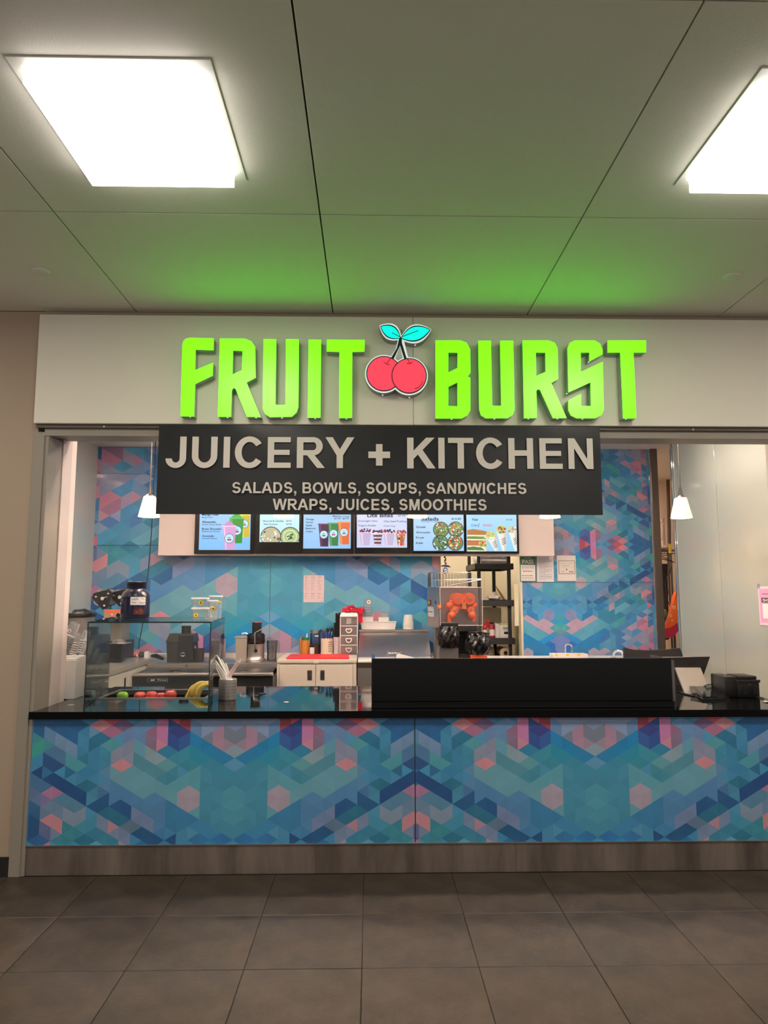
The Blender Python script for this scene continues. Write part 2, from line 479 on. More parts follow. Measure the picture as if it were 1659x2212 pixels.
def _inside(p, x, y):
    k = False; j = len(p) - 1
    for i in range(len(p)):
        (xi, yi), (xj, yj) = p[i], p[j]
        if (yi > y) != (yj > y) and x < (xj - xi) * (y - yi) / (yj - yi) + xi: k = not k
        j = i
    return k
def art(i, j):
    i = abs(i); j = abs(j)
    col = None
    for p, c, a0, a1, b0, b1 in _art:
        if a0 <= i <= a1 and b0 <= j <= b1 and _inside(p, i, j): col = c
    if col is None:
        t = .5 + .5 * math.sin(.9 * i + .31 * j) * math.cos(.45 * j - .5 * i)
        a, b = lin((52, 140, 190)), lin((84, 158, 196)); col = tuple(a[k] * (1 - t) + b[k] * t for k in range(3))
    rr = random.Random(int(i * 331 + 7) * 977 + int(j * 31 + 3))
    g = 1 + rr.uniform(-.06, .06)
    return tuple(min(.95, max(0, (c * .86 + m * .14) * g)) for c, m in zip(col, (.185, .30, .45)))
def printed_panel(name, x0, x1, z0, z1, yf, yb, axis, wcol, ztop, sgn, joff, mat, parent, jscale=None):
    """slab whose front carries the print; axis: x of the mirror line, wcol: column width, half row = wcol*.582"""
    h = wcol * .0379 / .0651
    bm = bmesh.new(); lay = bm.loops.layers.float_color.new('print')
    i0, i1 = math.floor((x0 - axis) / wcol) - 1, math.ceil((x1 - axis) / wcol) + 1
    ja, jb = sorted(((ztop - z0) * sgn / h, (ztop - z1) * sgn / h)); j0, j1 = math.floor(ja) - 2, math.ceil(jb) + 2
    cache = {}
    def V(i, j):
        if (i, j) not in cache: cache[i, j] = bm.verts.new((axis + i * wcol, yf, ztop - sgn * j * h))
        return cache[i, j]
    for i in range(i0, i1):
        for j in range(j0, j1):
            if (i + j) % 2 == 0: t = ((i, j), (i + 1, j + 1), (i, j + 2)), (i + .33, j + 1)
            else: t = ((i + 1, j), (i, j + 1), (i + 1, j + 2)), (i + .67, j + 1)
            f = bm.faces.new([V(*q) for q in t[0]]); c = art(t[1][0], t[1][1] + joff)
            for lp in f.loops: lp[lay] = c + (1,)
    for co, no in (((x0, 0, 0), (-1, 0, 0)), ((x1, 0, 0), (1, 0, 0)), ((0, 0, z0), (0, 0, -1)), ((0, 0, z1), (0, 0, 1))):
        bmesh.ops.bisect_plane(bm, geom=bm.verts[:] + bm.edges[:] + bm.faces[:], plane_co=co, plane_no=no, clear_outer=True)
    for f in bm.faces:
        if f.normal.y > 0: f.normal_flip()
    bmesh.ops.create_cube(bm, size=1, matrix=Matrix.Translation(((x0 + x1) / 2, (yf + .0006 + yb) / 2, (z0 + z1) / 2)) @ Matrix.Diagonal((x1 - x0, yb - yf - .0006, z1 - z0, 1)))
    for f in bm.faces:
        if len(f.loops) and f.loops[0][lay][3] == 0:
            for lp in f.loops: lp[lay] = (.1, .12, .14, 1)
    sh = _org[parent.name] if parent else Vector(((x0 + x1) / 2, yf, z0))
    bmesh.ops.translate(bm, verts=bm.verts, vec=-sh)
    me = bpy.data.meshes.new(name); bm.to_mesh(me); bm.free()
    return link(name, me, mat, parent, None if parent else sh)

# ------------------------------------------------------------------ materials of the building
m_ceil = M('ceiling board', (226, 220, 208), .75, bump=.12, bscale=220)
m_wall = M('painted wall', (168, 149, 130), .6, bump=.05, bscale=160)
m_fascia = M('fascia laminate', (226, 220, 206), .45)
m_frame = M('grey painted frame', (146, 137, 126), .45)
m_dark = M('dark gap', (22, 20, 19), .8)
m_black = M('black plastic', (16, 16, 17), .42)
m_blackgloss = M('black gloss', (10, 10, 11), .18)
m_granite = M('black granite', (11, 11, 13), .045, noise=.5, nscale=300, spec=.62)
m_tile = M('grey floor tile', (64, 54, 44), .42, noise=.50, nscale=7, rand=.07, bump=.12, bscale=40)
m_grout = M('tile grout', (40, 36, 33), .9)
m_kick = M('worn steel plate', (120, 108, 100), .36, metal=.35, noise=.55, nscale=2.2, stretch=(2.2, 1, .35), bump=.08, bscale=30)  # noise tone: stains, plus lighter reflected streaks put into the colour
m_steel = M('brushed steel', (206, 200, 196), .30, metal=1, noise=.05, nscale=40, stretch=(1, 1, 30))
m_steeld = M('dark steel', (110, 104, 100), .3, metal=1)
m_chrome = M('chrome', (225, 225, 228), .07, metal=1)
m_white = M('white plastic', (228, 224, 220), .35)
m_pinkwhite = M('warm white board', (232, 214, 206), .5)
m_iceil = M('stall ceiling', (232, 226, 220), .7)
m_glasswall = M('white back painted glass', (172, 176, 165), .06, spec=.6)
m_printf = M('printed laminate', attr=True, rough=.34, spec=.4)
m_printb = M('printed glass', attr=True, rough=.05, spec=.5)
m_paper = M('print on paper', attr=True, rough=.7, spec=.2)
m_scr = M('lit screen print', attr=True, rough=.3, emit=1.0)
m_cream = M('cream painted wall', (222, 214, 188), .6)
m_ink = M('black ink', (20, 20, 22), .7)
m_inkw = M('white vinyl letters', (214, 206, 198), .6)
m_greyp = M('grey plastic', (96, 92, 90), .45)
m_beige = M('beige enamel', (206, 196, 182), .45)
m_red = M('red plastic', (218, 36, 48), .4)
m_rubber = M('black cable', (14, 14, 15), .5)
m_glass = thin_glass('sheet glass', (248, 252, 251), .8, .01)
m_edge = M('glass edge green', (18, 44, 46), .12, spec=.7)
m_clear = thin_glass('clear plastic', (254, 254, 254), .45, .06, body=.14, bodycol=(248, 248, 250))
m_frost = thin_glass('milky plastic', (252, 252, 253), .5, .15, body=.85, bodycol=(226, 226, 228))

# ------------------------------------------------------------------ floor
fl = struct('floor', B().box(-5, 5.5, -7, 0.0, -.06, -.004).box(-5, 5.5, 0.0, 6, -.06, -.004), m_grout)
tile = None
TX = [-.0302 + .5045 * k for k in range(-7, 8)]; TY = [-.0085 - .5035 * k for k in range(0, 6)]
tb = B().box(-.2505, .2505, -.25, .25, -.012, 0, .0015, 1).mesh('floor_tile'); tb.materials.append(m_tile)
for y1 in TY[:-1]:
    for x0 in TX[:-1]:
        o = bpy.data.objects.new('floor_tile', tb); C.objects.link(o); o.parent = fl
        o.location = Vector((x0 + .2522, y1 - .2517, 0)) - fl.location
        o.location.z += R_.uniform(-.0006, .0004)

# ------------------------------------------------------------------ mall ceiling with recessed joints
CZ = 3.345
ce = struct('ceiling', B().box(-5.2, 5.8, -7, 0.06, CZ + .02, CZ + .08), m_dark)
CX = [-.236 + 1.2255 * k for k in range(-4, 6)]; CY = [-.004 - (0 if k == 0 else 1.152 + 1.198 * (k - 1)) for k in range(0, 6)]
for k in range(len(CY) - 1):
    for a, b in zip(CX, CX[1:]):
        obj('ceiling_panel', B().box(a + .0035, b - .0035, CY[k + 1] + .0035, CY[k] - .0035, CZ, CZ + .022, .001, 1), m_ceil, ce)

# ------------------------------------------------------------------ ceiling lamps (box diffusers), discs
m_diff = M('lamp diffuser', (255, 246, 232), .4, emit=MALL_LAMP, ecol=(255, 243, 228))
m_skirt = M('lamp skirt', (250, 248, 244), .4, emit=5.0, ecol=(255, 250, 244))
m_lampf = M('lamp frame', (214, 212, 204), .4)
def ceiling_lamp(cx, cy, label):
    t = thing('ceiling_lamp', label, 'ceiling light', (cx, cy, CZ - .006), 'square ceiling lamps')
    h = .335
    f = B()
    for a, b, c, d in ((-h, h, -h, -h + .035), (-h, h, h - .035, h), (-h, -h + .035, -h + .035, h - .035), (h - .035, h, -h + .035, h - .035)):
        f.box(cx + a, cx + b, cy + c, cy + d, CZ - .006, CZ - .0005)
    obj('frame', f, m_lampf, t)
    obj('diffuser', B().box(cx - .290, cx + .290, cy - .290, cy + .290, CZ - .066, CZ - .060), m_diff, t)
    k = B()
    for a, b, c, d in ((-.293, .293, -.293, -.287), (-.293, .293, .287, .293), (-.293, -.287, -.287, .287), (.287, .293, -.287, .287)): k.box(cx + a, cx + b, cy + c, cy + d, CZ - .0655, CZ - .007)
    obj('diffuser_skirt', k, m_skirt, t)
    return t
ceiling_lamp(-.862, -1.765, 'square white ceiling lamp glowing above the first word of the green sign, whole in view')
ceiling_lamp(1.640, -1.765, 'square white ceiling lamp above the end of the green sign, partly out of view')
for cx, q in ((-3.32, 'past the plain beige wall'), (4.10, 'past the white glass wall side')): ceiling_lamp(cx, -1.765, 'square white ceiling lamp along the mall ' + q)
for cx, q in ((-.862, 'above the glass case side'), (1.640, 'above the till side')): ceiling_lamp(cx, -4.75, 'square white ceiling lamp behind the viewer, ' + q)
for cx, cy, l in ((-1.795, -.553, 'flat round white cover on the ceiling before the blank end of the sign board'),
                  (2.002, -.569, 'flat round white cover on the ceiling near the second square lamp')):
    single('sprinkler_cover', B().lathe(cx, cy, [(.047, CZ - .0005), (.047, CZ - .006), (.041, CZ - .009), (0, CZ - .009)], 32), m_ceil, l, 'ceiling cover', 'round ceiling covers', smooth=30)

# ------------------------------------------------------------------ front wall around the opening, frame, sign board
struct('wall_street_left', B().box(-5, -2.03, 0, .12, 0, CZ), m_wall)
struct('wall_street_top', B().box(-2.03, 2.74, 0, .12, 2.60, CZ + .02), m_wall)
struct('wall_street_right', B().box(2.74, 5.5, 0, .12, 0, CZ), m_wall)
struct('baseboard_left', B().box(-5, -2.05, -.012, 0, 0, .105), M('black baseboard', (24, 22, 21), .6))
f = B().box(-2.048, -1.985, -.012, .05, 0, 2.575).box(-1.985, -1.962, -.004, .19, 0, 2.555)          # left post and its return
struct('trim_1', f, m_frame)
struct('trim_2', B().box(-2.10, -1.955, .19, .32, 0, 2.60), M('lilac white frame', (206, 192, 186), .5))
struct('trim_3', B().box(2.65, 2.78, .19, .32, 0, 2.60).box(2.66, 2.74, -.012, .19, 0, 2.575), m_frame)
struct('trim_4', B().box(-1.985, 2.70, -.012, .06, 2.553, 2.598).box(-1.985, 2.70, .05, .25, 2.575, 2.60), m_frame)
rail = thing('shutter_rail', 'dark narrow rail under the white sign board, above the banner', 'rail', (0, -.02, 2.598))
obj('rail_channel', B().box(-2.03, 2.6, -.032, .0, 2.598, 2.619), M('rail grey', (84, 74, 64), .5), rail)
for x in (-1.62, .262, 2.0): obj('rail_screw', B().cyl((x, -.034, 2.606), (x, -.03, 2.606), .006, n=12), m_steel, rail)
sb = thing('sign_board', 'long off-white board carrying the green illuminated letters', 'sign board', (.3, -.03, 2.62))
obj('board_panel', B().box(-2.037, .2635, -.055, 0, 2.62, 3.306, .003, 1), m_fascia, sb)
obj('board_panel', B().box(.2655, 2.95, -.055, 0, 2.62, 3.306, .003, 1), m_fascia, sb)

# ------------------------------------------------------------------ illuminated letters
m_green = M('lit green acrylic', (60, 220, 6), .3, emit=SIGN_GLOW, ecol=(84, 250, 5))
m_gside = M('letter side', (168, 172, 166), .3, metal=.35)
m_dot = M('painted glint', (240, 245, 245), .2, emit=.6, ecol=(235, 245, 245))  # small glowing dots stand in for glints along the sign edges
FA, FB = -.128, -.055
G1 = lambda x, y: survey(340 + x / 2.9625, 690 + y / 2.9625, FA)
G2 = lambda x, y: survey(840 + x / 2.8603, 690 + y / 2.8603, FA)
LET = [
 ('F', G1, '148,618 160,160 167,138 182,124 205,118 360,122 358,195 243,192 240,325 355,278 353,358 240,412 233,620', [], [(205, 618)]),
 ('R', G1, '387,622 400,122 560,124 600,140 625,175 628,372 570,402 662,625 572,622 500,445 488,437 476,450 470,622', ['483,198 545,200 541,325 480,352'], [(445, 622), (628, 624)]),
 ('U', G1, '680,126 760,128 755,540 765,548 812,548 820,540 823,126 905,128 902,560 890,595 860,622 720,625 690,605 673,570', [], [(795, 625)]),
 ('I', G1, '968,130 1047,131 1043,628 962,628', [], [(1008, 628)]),
 ('T', G1, '1085,130 1326,132 1324,205 1247,206 1245,629 1163,630 1165,206 1084,204', [], [(1208, 629)]),
 ('B', G2, '288,130 440,130 480,145 502,185 504,330 486,352 503,362 503,560 485,592 450,611 289,611', ['367,203 425,204 424,300 366,328', '424,388 424,537 366,535 367,415'], [(390, 611)]),
 ('U', G2, '553,132 630,132 637,528 643,534 690,534 695,528 688,132 768,132 776,560 765,590 735,609 600,610 570,592 559,555', [], [(655, 610)]),
 ('R', G2, '827,130 985,130 1025,145 1043,180 1046,368 1003,392 1098,608 1015,610 935,435 922,430 912,440 914,608 836,610', ['907,203 968,204 969,323 910,350'], [(866, 609), (1046, 609)]),
 ('S', G2, '1105,175 1118,145 1150,130 1270,130 1305,150 1320,190 1320,215 1240,258 1240,203 1185,203 1186,325 1322,262 1328,560 1312,592 1275,610 1160,610 1125,592 1110,560 1109,500 1187,460 1187,535 1250,535 1247,388 1110,450', [], [(1202, 610), (1240, 256), (1104, 452)]),
 ('T', G2, '1352,130 1588,130 1589,202 1511,203 1529,610 1449,611 1431,203 1353,203', [], [(1472, 610)]),
]
LAB = ['first letter of the sign', 'with slanting leg, between F and U in the first word', 'in the first word of the sign', 'single upright stroke in the first word',
       'ending the first word, beside the cherries', 'starting the second word, beside the cherries', 'in the second word of the sign',
       'with slanting leg, between U and S in the second word', 'with a sharp diagonal slash', 'last letter of the sign']
def pts(s, g): return [g(*map(float, p.split(','))) for p in s.split()]
for (ch, g, out, holes, dots), lb in zip(LET, LAB):
    P = pts(out, g); H = [pts(h, g) for h in holes]
    cx = sum(p[0] for p in P) / len(P); zz = min(p[1] for p in P)
    t = thing('sign_letter', 'glowing green sign letter ' + ch + ', ' + lb, 'sign letter', (cx, -.09, zz), 'illuminated green letters')
    obj('side', B().prism(P, FA + .006, FB, H), m_gside, t)
    obj('face', B().prism(P, FA, FA + .005, H), m_green, t)
    for d in dots:
        x, z = g(*d); obj('glint_dot', B().sph((x, FA + .02, z - .001), (.006, .006, .003), 10, 6), m_dot, t)

# cherry emblem
G3 = lambda x, y: survey(770 + x / 9.2167, 690 + y / 9.2167, FA)
ch = thing('cherry_emblem', 'illuminated pair of red cherries with two turquoise leaves', 'emblem', (G3(800, 1400)[0], -.09, G3(800, 1480)[1]))
def circ(cx, cy, r, a0=0, a1=2 * PI, n=48): return [G3(cx + r * math.cos(a0 + (a1 - a0) * i / n), cy + r * math.sin(a0 + (a1 - a0) * i / n)) for i in range(n + (0 if a1 - a0 > 6.2 else 1))]
def leafp(x0, y0, x1, y1, b0, b1, n=14, grow=0):
    dx, dy = x1 - x0, y1 - y0; q = []
    for i in range(n): t = i / n; s = math.sin(PI * t) ** .85; q.append((x0 + dx * t + dy * (b0 + grow) * s, y0 + dy * t - dx * (b0 + grow) * s))
    for i in range(n): t = 1 - i / n; s = math.sin(PI * t) ** .85; q.append((x0 + dx * t - dy * (b1 + grow) * s, y0 + dy * t + dx * (b1 + grow) * s))
    return [G3(*p) for p in q]
m_em_white = M('emblem edge', (225, 232, 232), .3, emit=.55, ecol=(225, 240, 240))
m_em_red = M('lit red acrylic', (200, 30, 45), .3, emit=1.05, ecol=(255, 68, 88))
m_em_teal = M('lit turquoise acrylic', (0, 190, 160), .3, emit=1.05, ecol=(0, 255, 222))
m_em_side = M('emblem side', (140, 144, 138), .3, metal=.6)
shp = [circ(547, 1082, 378), circ(1047, 1127, 378), leafp(458, 118, 900, 385, .33, .29), leafp(1492, 200, 868, 385, .27, .30)]
stem = [G3(*p) for p in ((835, 360), (930, 360), (1040, 800), (930, 800), (868, 520), (760, 800), (640, 800), (780, 600))]
for k, s in enumerate(shp): obj('backing', B().prism(s, FA + .006 + k * .0006, FB + k * .0004), m_em_side, ch)
for k, s in enumerate(shp): obj('white_edge', B().prism(s, FA + .002 - k * .0003, FA + .006), m_em_white, ch)
obj('stem_edge', B().prism(stem, FA + .0005, FA + .006), m_em_white, ch)
def dark(P): return B().prism(P, FA - .0022, FA)
m_bl = M('emblem outline', (16, 26, 24), .5)
def emb(nm, P, G, mat, y):  # black outline plate and coloured plate in front
    obj('outline', B().prism(P, y, FA + .003), m_bl, ch); obj(nm, B().prism(G, y - .0012, y), mat, ch)
emb('leaf', leafp(475, 135, 880, 375, .295, .25), leafp(492, 148, 866, 368, .265, .22), m_em_teal, FA - .001)
emb('leaf', leafp(1475, 205, 882, 375, .235, .265), leafp(1452, 210, 898, 368, .21, .238), m_em_teal, FA - .001)
st1 = [G3(*p) for p in ((858, 350), (900, 350), (905, 470), (1005, 800), (955, 800), (868, 520), (735, 800), (670, 800), (800, 580))]
obj('stem', B().prism(st1, FA - .002, FA + .002), m_bl, ch)
emb('cherry', circ(547, 1082, 352), circ(547, 1082, 332), m_em_red, FA - .0024)
emb('cherry', circ(1047, 1127, 352), circ(1047, 1127, 332), m_em_red, FA - .0048)
ln = None; yq = FA - .0072
def stroke(b, ps, r=8):
    q = [G3(*p) for p in ps]; obj('drawn_line', B().tube([(x, yq, z) for x, z in q], r / 9.2167 * .0023, 6), m_bl, ch)
stroke(ln, [(690, 770), (600, 885)], 9); stroke(ln, [(540, 848), (565, 875), (605, 900), (660, 908)]); stroke(ln, [(1010, 785), (1065, 885)], 9)
stroke(ln, [(998, 878), (1040, 892), (1085, 880), (1122, 850)]); stroke(ln, [(1318, 1230), (1285, 1310), (1225, 1365), (1158, 1388)], 9)
stroke(ln, [(705, 272), (860, 352)], 9); stroke(ln, [(1230, 230), (905, 352)], 9)
for d in ((523, 1482), (1058, 1530), (1178, 478)):
    x, z = G3(*d); obj('glint_dot', B().sph((x, FA + .03, z), (.005, .006, .003), 10, 6), m_dot, ch)

# ------------------------------------------------------------------ banner
m_ban = M('charcoal vinyl', (54, 55, 58), .38, noise=.06, nscale=3)
bt = thing('banner', 'wide charcoal vinyl banner hung below the sign board with white capital lettering', 'banner', (.06, -.06, 2.066))
bb = B(); NX, NZ = 90, 22
def ban_y(u, v): return -.066 + .006 * math.sin(3.1 * u * 2 + 1.2 * v) * (1 - v) + .0035 * math.sin(17 * u + 9 * v) * v * v + .004 * math.sin(25 * (u + v * .5)) * max(0, v - .7) * max(0, .35 - abs(u - .15)) * 6
g = [[bb.m.verts.new((-1.277 + 2.683 * i / NX + .008 * (i / NX - .5) * 0, ban_y(i / NX, j / NZ), 2.067 + .545 * j / NZ)) for j in range(NZ + 1)] for i in range(NX + 1)]
for i in range(NX):
    for j in range(NZ): bb.m.faces.new((g[i][j], g[i + 1][j], g[i + 1][j + 1], g[i][j + 1]))
bmesh.ops.solidify(bb.m, geom=bb.m.faces[:], thickness=.0015)
obj('cloth', bb, m_ban, bt, 1)
def on_banner(body, a, b, c, d):
    x0, x1, z0, z1 = rect(a, c, b, d, -.078); return capitals(body, x0, x1, z0, z1, -.078, m_inkw, bt)
on_banner('JUICERY + KITCHEN', 358, 1281, 945, 1011.5)
on_banner('SALADS, BOWLS, SOUPS, SANDWICHES', 502, 1137, 1042.5, 1066)
on_banner('WRAPS, JUICES, SMOOTHIES', 589, 1051, 1078, 1102)

# ------------------------------------------------------------------ serving counter
sc_ = thing('serving_counter', 'serving counter clad in blue and pink printed triangles above a worn steel kick plate', 'counter', (.3, .5, 0))
printed_panel('printed_panel', -1.9645, .2645, .1665, .873, 0, .03, -.786, .0651, .8713, 1, 0, m_printf, sc_)
obj('seam_backing', B().box(.25, .285, .004, .028, .1665, .873), m_dark, sc_)
printed_panel('printed_panel', .2705, 2.70, .1665, .873, 0, .03, 1.330, .0651, .8713, 1, 0, m_printf, sc_)
obj('edge_trim', B().box(-1.966, 2.7, -.004, .03, .1615, .1665), m_steel, sc_)
for a, b in ((-1.966, -.31), (-.3085, .85), (.8515, 2.7)): obj('kick_plate', B().box(a, b, .004, .04, 0, .1612), m_kick, sc_)
obj('carcass', B().box(-1.94, 2.36, .04, 1.0, .05, .45).box(-1.86, 2.36, .9, 1.0, .45, .87), m_beige, sc_)
PX0, PX1, PY0, PY1 = -1.755, -1.075, .475, .86
ct = B()
for a in ((-1.972, 2.72, -.035, .0), (-1.952, 2.625, .0, .3), (-1.952, 2.60, .3, PY0), (-2.2, PX0, PY0, 1.0), (PX0 - .12, PX0, 1.0, 1.06), (PX1, 2.60, PY0, 1.06), (PX0, PX1, PY1, 1.06)):
    ct.box(a[0], a[1], a[2], a[3], .873, .915)
single('countertop', ct, m_granite, 'polished black stone top of the serving counter', 'countertop')
pn = thing('fruit_pan', 'long steel pan sunk into the black counter inside the glass case', 'pan', ((PX0 + PX1) / 2, .66, .77))
r_ = B()
for a in ((PX0 - .02, PX1 + .02, PY0 - .02, PY0 + .008), (PX0 - .02, PX1 + .02, PY1 - .008, PY1 + .02), (PX0 - .02, PX0 + .008, PY0 + .008, PY1 - .008), (PX1 - .008, PX1 + .02, PY0 + .008, PY1 - .008)):
    r_.box(a[0], a[1], a[2], a[3], .9155, .921)
obj('rim', r_, m_steel, pn)
obj('basin', B().box(PX0, PX1, PY0, PY0 + .004, .80, .917).box(PX0, PX1, PY1 - .004, PY1, .80, .917).box(PX0, PX0 + .004, PY0 + .004, PY1 - .004, .80, .917).box(PX1 - .004, PX1, PY0 + .004, PY1 - .004, .80, .917).box(PX0, PX1, PY0, PY1, .796, .80), m_steeld, pn)
sc2 = thing('counter_screen', 'long black upstand board standing on the counter before the sinks', 'screen board', (.92, .09, .915))
obj('board', B().box(.012, 1.842, .075, .115, .952, 1.204, .002, 1), M('black laminate', (6, 6, 7), .22, spec=.3), sc2)
obj('plinth', B().box(.012, 1.838, .045, .13, .916, .951, .002, 1), M('black laminate'), sc2)
# little service hole and dots seen in the stone
single('cable_grommet', B().lathe(-.735, .68, [(.028, .9155), (.028, .9185), (.02, .9185), (.0, .9165)], 24), m_black, 'small black round cable hole cover in the counter beside the straw holder', 'cable cover', smooth=30)
single('paper_scrap', B().lathe(-.525, .30, [(.0, .9155), (.017, .9157), (.017, .917), (.0, .9172)], 9), m_white, 'tiny white sticker scrap lying on the bare middle of the counter', 'sticker')
single('paper_scrap', B().prism([(-1.86, .215), (-1.835, .205), (-1.815, .222), (-1.84, .228)], .9155, .917, axis='z'), m_white, 'tiny white scrap lying on the counter end outside the glass case', 'sticker')

# ------------------------------------------------------------------ stall shell
BY = 3.1
wb_ = struct('wall_back', B().box(-3.0, .742, BY + .02, BY + .10, 0, 3.16).box(.742, 1.575, BY + .02, BY + .10, 2.30, 3.16).box(1.60, 3.01, BY + .02, BY + .10, 0, 3.16), m_dark)
for z0, z1 in ((.93, 2.093), (2.097, 2.852), (2.856, 3.14)):
    for x0, x1 in ((-2.885, -1.041), (-1.037, .722)):
        printed_panel('printed_panel', x0, x1, z0, z1, BY, BY + .02, -1.039, .113, .8917, -1, 0, m_printb, wb_)
for z0, z1 in ((.93, 1.709), (1.713, 3.14)):
    printed_panel('printed_panel', 1.588, 2.995, z0, z1, BY, BY + .02, 1.990, .0578, 2.1123, 1, 0, m_printb, wb_)
obj('edge_strip', B().box(.722, .745, BY - .004, BY + .10, .9, 2.35), m_frame, wb_)
struct('trim_5', B().box(-2.88, .70, BY - .03, BY, .90, .987), m_beige)
struct('wall_left', B().box(-2.98, -2.885, .30, BY + .1, 0, 3.16), M('pale green white panel', (208, 212, 203), .10, spec=.6))
wr_ = struct('wall_right', B().box(2.93, 3.02, .30, 2.31, 0, 3.16), m_dark)
for a, b in ((.32, .735), (.741, 1.505), (1.511, 2.305)):
    obj('glass_panel', B().box(2.905, 2.93, a, b, .0, 3.14, .002, 1), m_glasswall, wr_)
struct('trim_6', B().box(2.892, 3.03, 2.311, 2.33, 0, 3.14), m_chrome)
struct('trim_7', B().box(3.011, 3.08, BY - .03, BY + .1, 0, 3.14), M('door post steel', (96, 90, 84), .38, metal=.6))
struct('trim_9', B().box(2.996, 3.0105, BY - .012, BY + .1, 0, 3.14), m_chrome)
struct('ceiling_stall', B().box(-3.0, 3.1, .25, BY + .1, 3.143, 3.2), m_iceil)
struct('wall_bulkhead', B().box(-3.0, 3.1, .25, .30, 2.60, 3.2), m_iceil)
struct('wall_stall_front', B().box(-3.0, -1.96, .32, .40, 0, 3.16).box(2.70, 3.0, .32, .40, 0, 3.16), m_pinkwhite)
# storeroom and kitchen behind
struct('wall_store', B().box(.3, 1.80, 4.5, 4.6, 0, 3.2).box(1.72, 1.80, BY + .1, 4.5, 0, 3.2).box(.3, .36, BY + .1, 4.5, 0, 3.2), m_cream)
struct('ceiling_store', B().box(.3, 1.8, BY + .1, 4.6, 3.2, 3.25), m_cream)
struct('wall_kitchen', B().box(2.3, 5.2, 5.2, 5.3, 0, 3.3).box(5.1, 5.2, 1.8, 5.2, 0, 3.3).box(3.02, 5.2, 1.7, 1.8, 0, 3.3).box(2.3, 2.36, BY + .1, 5.2, 0, 3.3), M('kitchen wall', (232, 210, 186), .5))
struct('ceiling_kitchen', B().box(2.3, 5.2, 1.7, 5.3, 3.14, 3.2), m_iceil)
struct('trim_8', B().box(1.578, 1.60, BY - .01, BY + .12, 0, 2.3), m_cream)

m_down = M('downlight lens', (255, 240, 225), .3, emit=SPOT_LAMP, ecol=(255, 242, 232))
def downlight(x, y, z=3.143, r=.075, where=''):
    t = thing('recessed_downlight', 'round recessed downlight ' + where, 'downlight', (x, y, z - .01), 'recessed downlights')
    obj('lamp_ring', B().lathe(x, y, [(r + .02, z - .0005), (r + .02, z - .008), (r, z - .008), (r, z - .003)], 24), m_white, t, 30)
    obj('lens', B().lathe(x, y, [(r, z - .005), (0, z - .005)], 24), m_down, t)
for y, q in ((.62, 'just behind the header'), (1.25, 'behind the row of pendants')):
    for x, s_ in zip((-2.2, -1.1, 0, 1.1, 2.2), ('by the white side wall', 'over the glass case side', 'over the middle', 'over the orange press side', 'by the white glass wall')): downlight(x, y, where=q + ', ' + s_)
downlight(.85, 3.55, 3.2, .085, 'added unseen in the storeroom behind the orange press'); downlight(1.2, 4.2, 3.2, .085, 'added unseen over the storeroom shelving'); downlight(2.72, 3.7, 3.14, .075, 'added unseen in the kitchen by the doorway'); downlight(2.75, 4.6, 3.14, .075, 'added unseen at the far end of the kitchen'); downlight(4.4, 2.6, 3.14, .075, 'added unseen at the near end of the kitchen')  # lamps added out of view to brighten storeroom and kitchen

# ------------------------------------------------------------------ pendant lamps
m_shade = M('opal lamp shade', (255, 240, 215), .35, emit=.6, ecol=(255, 222, 176))
m_bulb = M('lamp bulb', (255, 240, 220), .3, emit=14.0, ecol=(255, 230, 195))
PL = ['behind the banner edge nearest the protein jar', 'hidden behind the banner above the soups screen', 'peeping below the banner above the salads screen',
      'peeping below the banner beside the menu board end', 'hanging clear before the white glass wall']
for k in range(5):
    x = -1.655 + 1.0062 * k; y = 1.0; z0 = 2.168
    t = thing('pendant_lamp', 'white tapered glass pendant lamp ' + PL[k], 'pendant lamp', (x, y, z0), 'row of pendant lamps')
    obj('shade', B().lathe(x, y, [(.080, z0), (.078, z0 + .004), (.044, z0 + .150), (.04, z0 + .153), (.0, z0 + .153)], 32), m_shade, t, 35)
    obj('cap', B().lathe(x, y, [(.036, z0 + .154), (.030, z0 + .162), (.009, z0 + .175), (.007, z0 + .23), (.0, z0 + .23)], 20), m_steeld, t, 35)
    obj('bracket', B().tube([(x - .022, y, z0 + .158), (x - .005, y, z0 + .24)], .0022, 6).tube([(x + .022, y, z0 + .158), (x + .005, y, z0 + .24)], .0022, 6), m_steeld, t)
    obj('rod', B().cyl((x, y, z0 + .2), (x, y, 3.143), .0055, n=10), m_steeld, t, 40)
    obj('light_disc', B().lathe(x, y, [(.074, z0 - .0008), (.0, z0 - .0008)], 28), m_bulb, t)

# ------------------------------------------------------------------ menu board and six screens
MY = 2.93
x0, x1, z0, z1 = rect(345, 985, 1195, 1200.5, MY)
MBZ = z0
mb = thing('menu_board', 'long pale board carrying the six menu screens, hung high on the back wall', 'menu board', ((x0 + x1) / 2, MY, z0))
obj('board', B().box(x0, x1, MY, MY + .09, z0, z1, .004, 1), m_pinkwhite, mb)
for x in (x0 + .5, (x0 + x1) / 2 - .2, x1 - .3): obj('wall_bracket', B().box(x - .04, x + .04, MY + .0902, BY - .0005, z0 + .4, z0 + .9), m_steeld, mb)
SY = MY - .045
m_scrb = M('screen print ink', (6, 8, 24), .6)
m_grey_ink = M('grey screen ink', (70, 84, 120), .6); m_teal_ink = M('teal screen ink', (20, 120, 190), .5, emit=.3, ecol=(20, 120, 190)); m_coral_ink = M('coral screen ink', (230, 70, 80), .5, emit=.4, ecol=(230, 70, 80))
